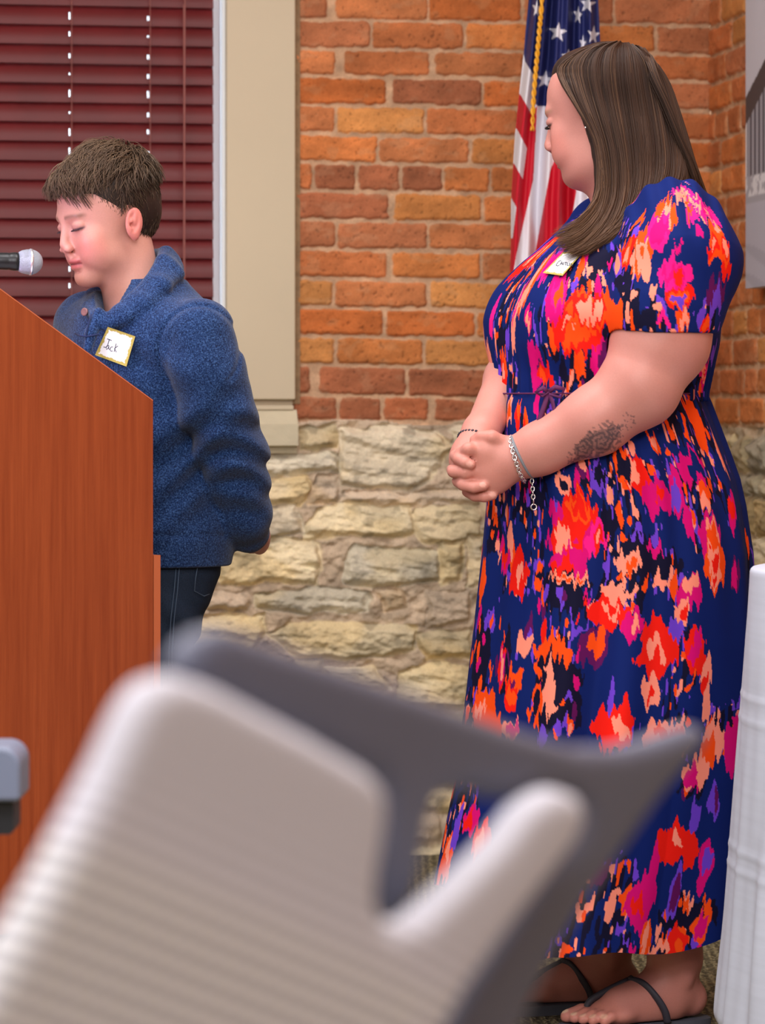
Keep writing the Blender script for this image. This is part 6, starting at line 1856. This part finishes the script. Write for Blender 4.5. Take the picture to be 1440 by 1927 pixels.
# ================================================================== chairs near the camera
def chair_frame(px0, d0, ang, back=0.0):
    """upright plane through photo column px0 at distance d0, running off at ang from the picture plane"""
    p0 = Vector(((px0 - 720) / F * d0, d0, 0)); e = Vector((math.cos(ang), math.sin(ang), 0)); nrm = Vector((math.sin(ang), -math.cos(ang), 0))
    p0 = p0 - nrm * back
    def loc(px, py):
        a = (px - 720) / F; s = (a * p0.y - p0.x) / (e.x - a * e.y); y = p0.y + s * e.y
        return (s, CH + (HZ - py) / F * y)
    return p0, e, nrm, loc
def slab_mesh(pl, p0, e, nrm, off, half, rnd, h=.004, bend=0.0):
    """rounded slab with outline pl (s,z) in an upright plane"""
    pl = np.array(pl); lo = pl.min(0) - .02; hi = pl.max(0) + .02
    M = np.eye(4); M[:3, 0] = e; M[:3, 1] = -np.array(nrm); M[:3, 2] = (0, 0, 1); M[:3, 3] = np.array(p0)
    fd = Field((lo[0], off - half - .02, lo[1]), (hi[0], off + half + .02, hi[1]), h)
    X, Z = np.meshgrid(fd.ax[0], fd.ax[2], indexing='ij')
    d2 = -dseg_poly(X, Z, [tuple(v) for v in pl])
    yy = fd.ax[1][None, :, None] - off - bend * (X[:, None, :] - lo[0]) * 0
    a = d2[:, None, :] + rnd; b = np.abs(yy) - half + rnd
    fd.D = (np.minimum(np.maximum(a, b), 0) + np.sqrt(np.maximum(a, 0) ** 2 + np.maximum(b, 0) ** 2) - rnd).astype(np.float32)
    V, Q = fd.mesh(3)
    return V, Q, M
def build_near_chair():
    ang = R(54)
    p0, e, nrm, loc = chair_frame(360, 1.18, ang)
    fab = mat('ribbed_chair_fabric', vcol='Col', rough=.8); drk = mat('slate_plastic', RGB(94, 98, 120), .5)
    p1, _, _, loc2 = chair_frame(360, 1.18, ang, .024)
    root = empty('office_chair', (p0 + e * .2 + Vector(nrm) * .2), 'pale ribbed office chair with a dark frame, blurred, closest to the camera', 'chair')
    L = lambda pts: [loc(*p) for p in pts]
    zb = .55
    back = L([(300, 1282), (350, 1268), (420, 1290), (600, 1385), (715, 1452), (745, 1490), (742, 1560), (728, 1640), (722, 1700), (745, 1740), (800, 1730), (880, 1655), (960, 1575), (1010, 1510), (1060, 1482), (1105, 1495), (1122, 1535), (1100, 1590), (1030, 1680), (960, 1770), (890, 1870), (840, 1960)])
    s_r = loc(840, 1960)[0] - .02
    back += [(s_r - .05, zb + .02), (s_r - .09, zb), (loc(40, 1900)[0] - .06, zb)]
    back += L([(-80, 1960), (22, 1800), (122, 1625), (215, 1445), (268, 1328)])
    V, Q, M = slab_mesh(back, p0, e, nrm, .010, .010, .0095, .0034)
    s, z = V[:, 0], V[:, 2]
    tp = loc(350, 1268); tq = loc(740, 1470); dx = (tq[0] - tp[0]); dz = (tq[1] - tp[1]); ln = math.hypot(dx, dz)
    w = (s - tp[0]) * (-dz / ln) + (z - tp[1]) * (dx / ln) + .18 * np.maximum(0, s - .1) ** 2 * 3
    st = np.sin(w / .0076 * 2 * math.pi) * sstep(-.03, -.10, w)
    C = np.array((204, 203, 216.))[None] * (1 + .42 * st)[:, None] / 255
    me = raw_mesh('backrest', toworld(M, V), Q); set_col(me, C); link('backrest', me, fab, root)
    L2 = lambda pts: [loc2(*p) for p in pts]
    fr = L2([(345, 1248), (392, 1188), (440, 1178), (620, 1240), (800, 1302), (960, 1362), (1100, 1405), (1180, 1405), (1250, 1388), (1325, 1362), (1352, 1378), (1330, 1420), (1260, 1500), (1190, 1600), (1120, 1700), (1060, 1800), (1010, 1900), (990, 1960), (840, 1960), (900, 1850), (1000, 1700), (1080, 1590), (1105, 1530), (1070, 1500), (960, 1510), (890, 1492), (842, 1500), (818, 1555), (806, 1640), (792, 1705), (752, 1745), (728, 1650), (735, 1500), (722, 1470), (560, 1390), (370, 1300)])
    i_l = 17
    fr2 = fr[:18] + [(fr[17][0] - .06, zb + .05), (fr[17][0] - .14, zb + .05)] + fr[18:]
    V, Q, M = slab_mesh(fr2, p1, e, nrm, .009, .009, .0085, .0034)
    link('back_frame', raw_mesh('back_frame', toworld(M, V), Q), drk, root)
    # seat, column and star base below the picture
    c = Vector(p0) + e * .10 - Vector(nrm) * -.26; c.z = 0
    m = MB(); MM = Matrix.Translation(c) @ Matrix.Rotation(ang, 4, 'Z')
    m.box((-.24, -.23, .42), (.24, .23, .49), MM, .03, 3); m.build('seat', mat('seat_fabric', RGB(190, 182, 182), .85), root, True)
    m = MB(); m.tube([c + UP * .52 - Vector(nrm) * .24, c + UP * .42 - Vector(nrm) * .16, c + UP * .40], .022, 10); m.build('back_support', drk, root, True)
    m = MB(); m.lathe([(.10, .028), (.40, .028), (.42, .06), (.425, 0)], c, UP, 20); m.build('column', drk, root, True)
    for i in range(5):
        a = i * 2 * math.pi / 5; d = Vector((math.cos(a), math.sin(a), 0))
        m = MB(); m.tube([c + UP * .11, c + d * .15 + UP * .10, c + d * .29 + UP * .075], [.024, .020, .014], 8); m.build('leg', drk, root, True)
        m = MB(); m.lathe([(-.02, 0), (-.02, .024), (-.014, .028), (.014, .028), (.02, .024), (.02, 0)], c + d * .30 + UP * .028, Vector((-d.y, d.x, 0)), 16); m.build('caster', drk, root, True)
build_near_chair()

def build_far_chair():
    d0 = 3.4; sc = F / d0
    X = lambda px: (px - 720) / sc
    Zp = lambda py: CH + (HZ - py) / sc
    gry = mat('grey_arm_pad', RGB(104, 112, 134), .45); blk = mat('black_plastic', RGB(22, 24, 30), .5); fb = mat('grey_seat_fabric', RGB(96, 100, 112), .9)
    c = Vector((X(47) - .44, d0 + .05, 0))
    root = empty('office_chair', c, 'office chair at the left edge, only its grey armrest tip in front of the lectern', 'chair')
    x1 = X(47); xr = X(32)
    m = MB()
    def rrect(x0, x1, z0, z1, r, only_right=True):
        pts = []
        for cx, cz, a0 in ((x1 - r, z1 - r, 0), (x0 + r, z1 - r, 90), (x0 + r, z0 + .006, 180), (x1 - .006, z0 + .006, 270)):
            rr = r if a0 in (0, 90) else .006
            for k in range(7):
                a = R(a0 + 90 * k / 6); pts.append((cx + rr * math.cos(a), cz + rr * math.sin(a)))
        return pts
    z1, zm, z0 = Zp(1397), Zp(1500), Zp(1563)
    m.prism([Vector((x, d0 - .045, z)) for x, z in rrect(x1 - .26, x1, zm, z1, .020)], (0, .09, 0)); pad = m.build('armrest', gry, root)
    bv = pad.modifiers.new('soft', 'BEVEL'); bv.width = .008; bv.segments = 3; bv.limit_method = 'ANGLE'
    m = MB(); m.prism([Vector((x, d0 - .032, z)) for x, z in rrect(x1 - .24, xr, z0, zm - .0005, .004)], (0, .064, 0)); m.build('arm_bracket', blk, root)
    m = MB(); m.tube([(x1 - .14, d0, z0 + .01), (x1 - .15, d0, .46), (x1 - .25, d0 + .02, .40), c + UP * .40], .016, 10); m.build('arm_post', blk, root, True)
    m = MB(); m.box((c.x - .24, c.y + .0, .42), (c.x + .22, c.y + .46, .49), None, .03, 3); m.build('seat', fb, root, True)
    m = MB(); m.box((c.x - .30, c.y + .02, .55), (c.x - .25, c.y + .44, 1.0), None, .02, 3); m.build('backrest', fb, root, True)
    m = MB(); m.tube([c + Vector((-.275, .23, .58)), c + Vector((-.26, .23, .41)), c + Vector((0, .23, .40))], .02, 10); m.build('back_support', blk, root, True)
    cc = c + Vector((0, .23, 0))
    m = MB(); m.lathe([(.10, .028), (.40, .028), (.42, .06), (.425, 0)], cc, UP, 20); m.build('column', blk, root, True)
    for i in range(5):
        a = i * 2 * math.pi / 5 + .5; d = Vector((math.cos(a), math.sin(a), 0))
        m = MB(); m.tube([cc + UP * .11, cc + d * .15 + UP * .10, cc + d * .27 + UP * .075], [.024, .020, .014], 8); m.build('leg', blk, root, True)
        m = MB(); m.lathe([(-.02, 0), (-.02, .024), (-.014, .028), (.014, .028), (.02, .024), (.02, 0)], cc + d * .28 + UP * .028, Vector((-d.y, d.x, 0)), 16); m.build('caster', blk, root, True)
build_far_chair()
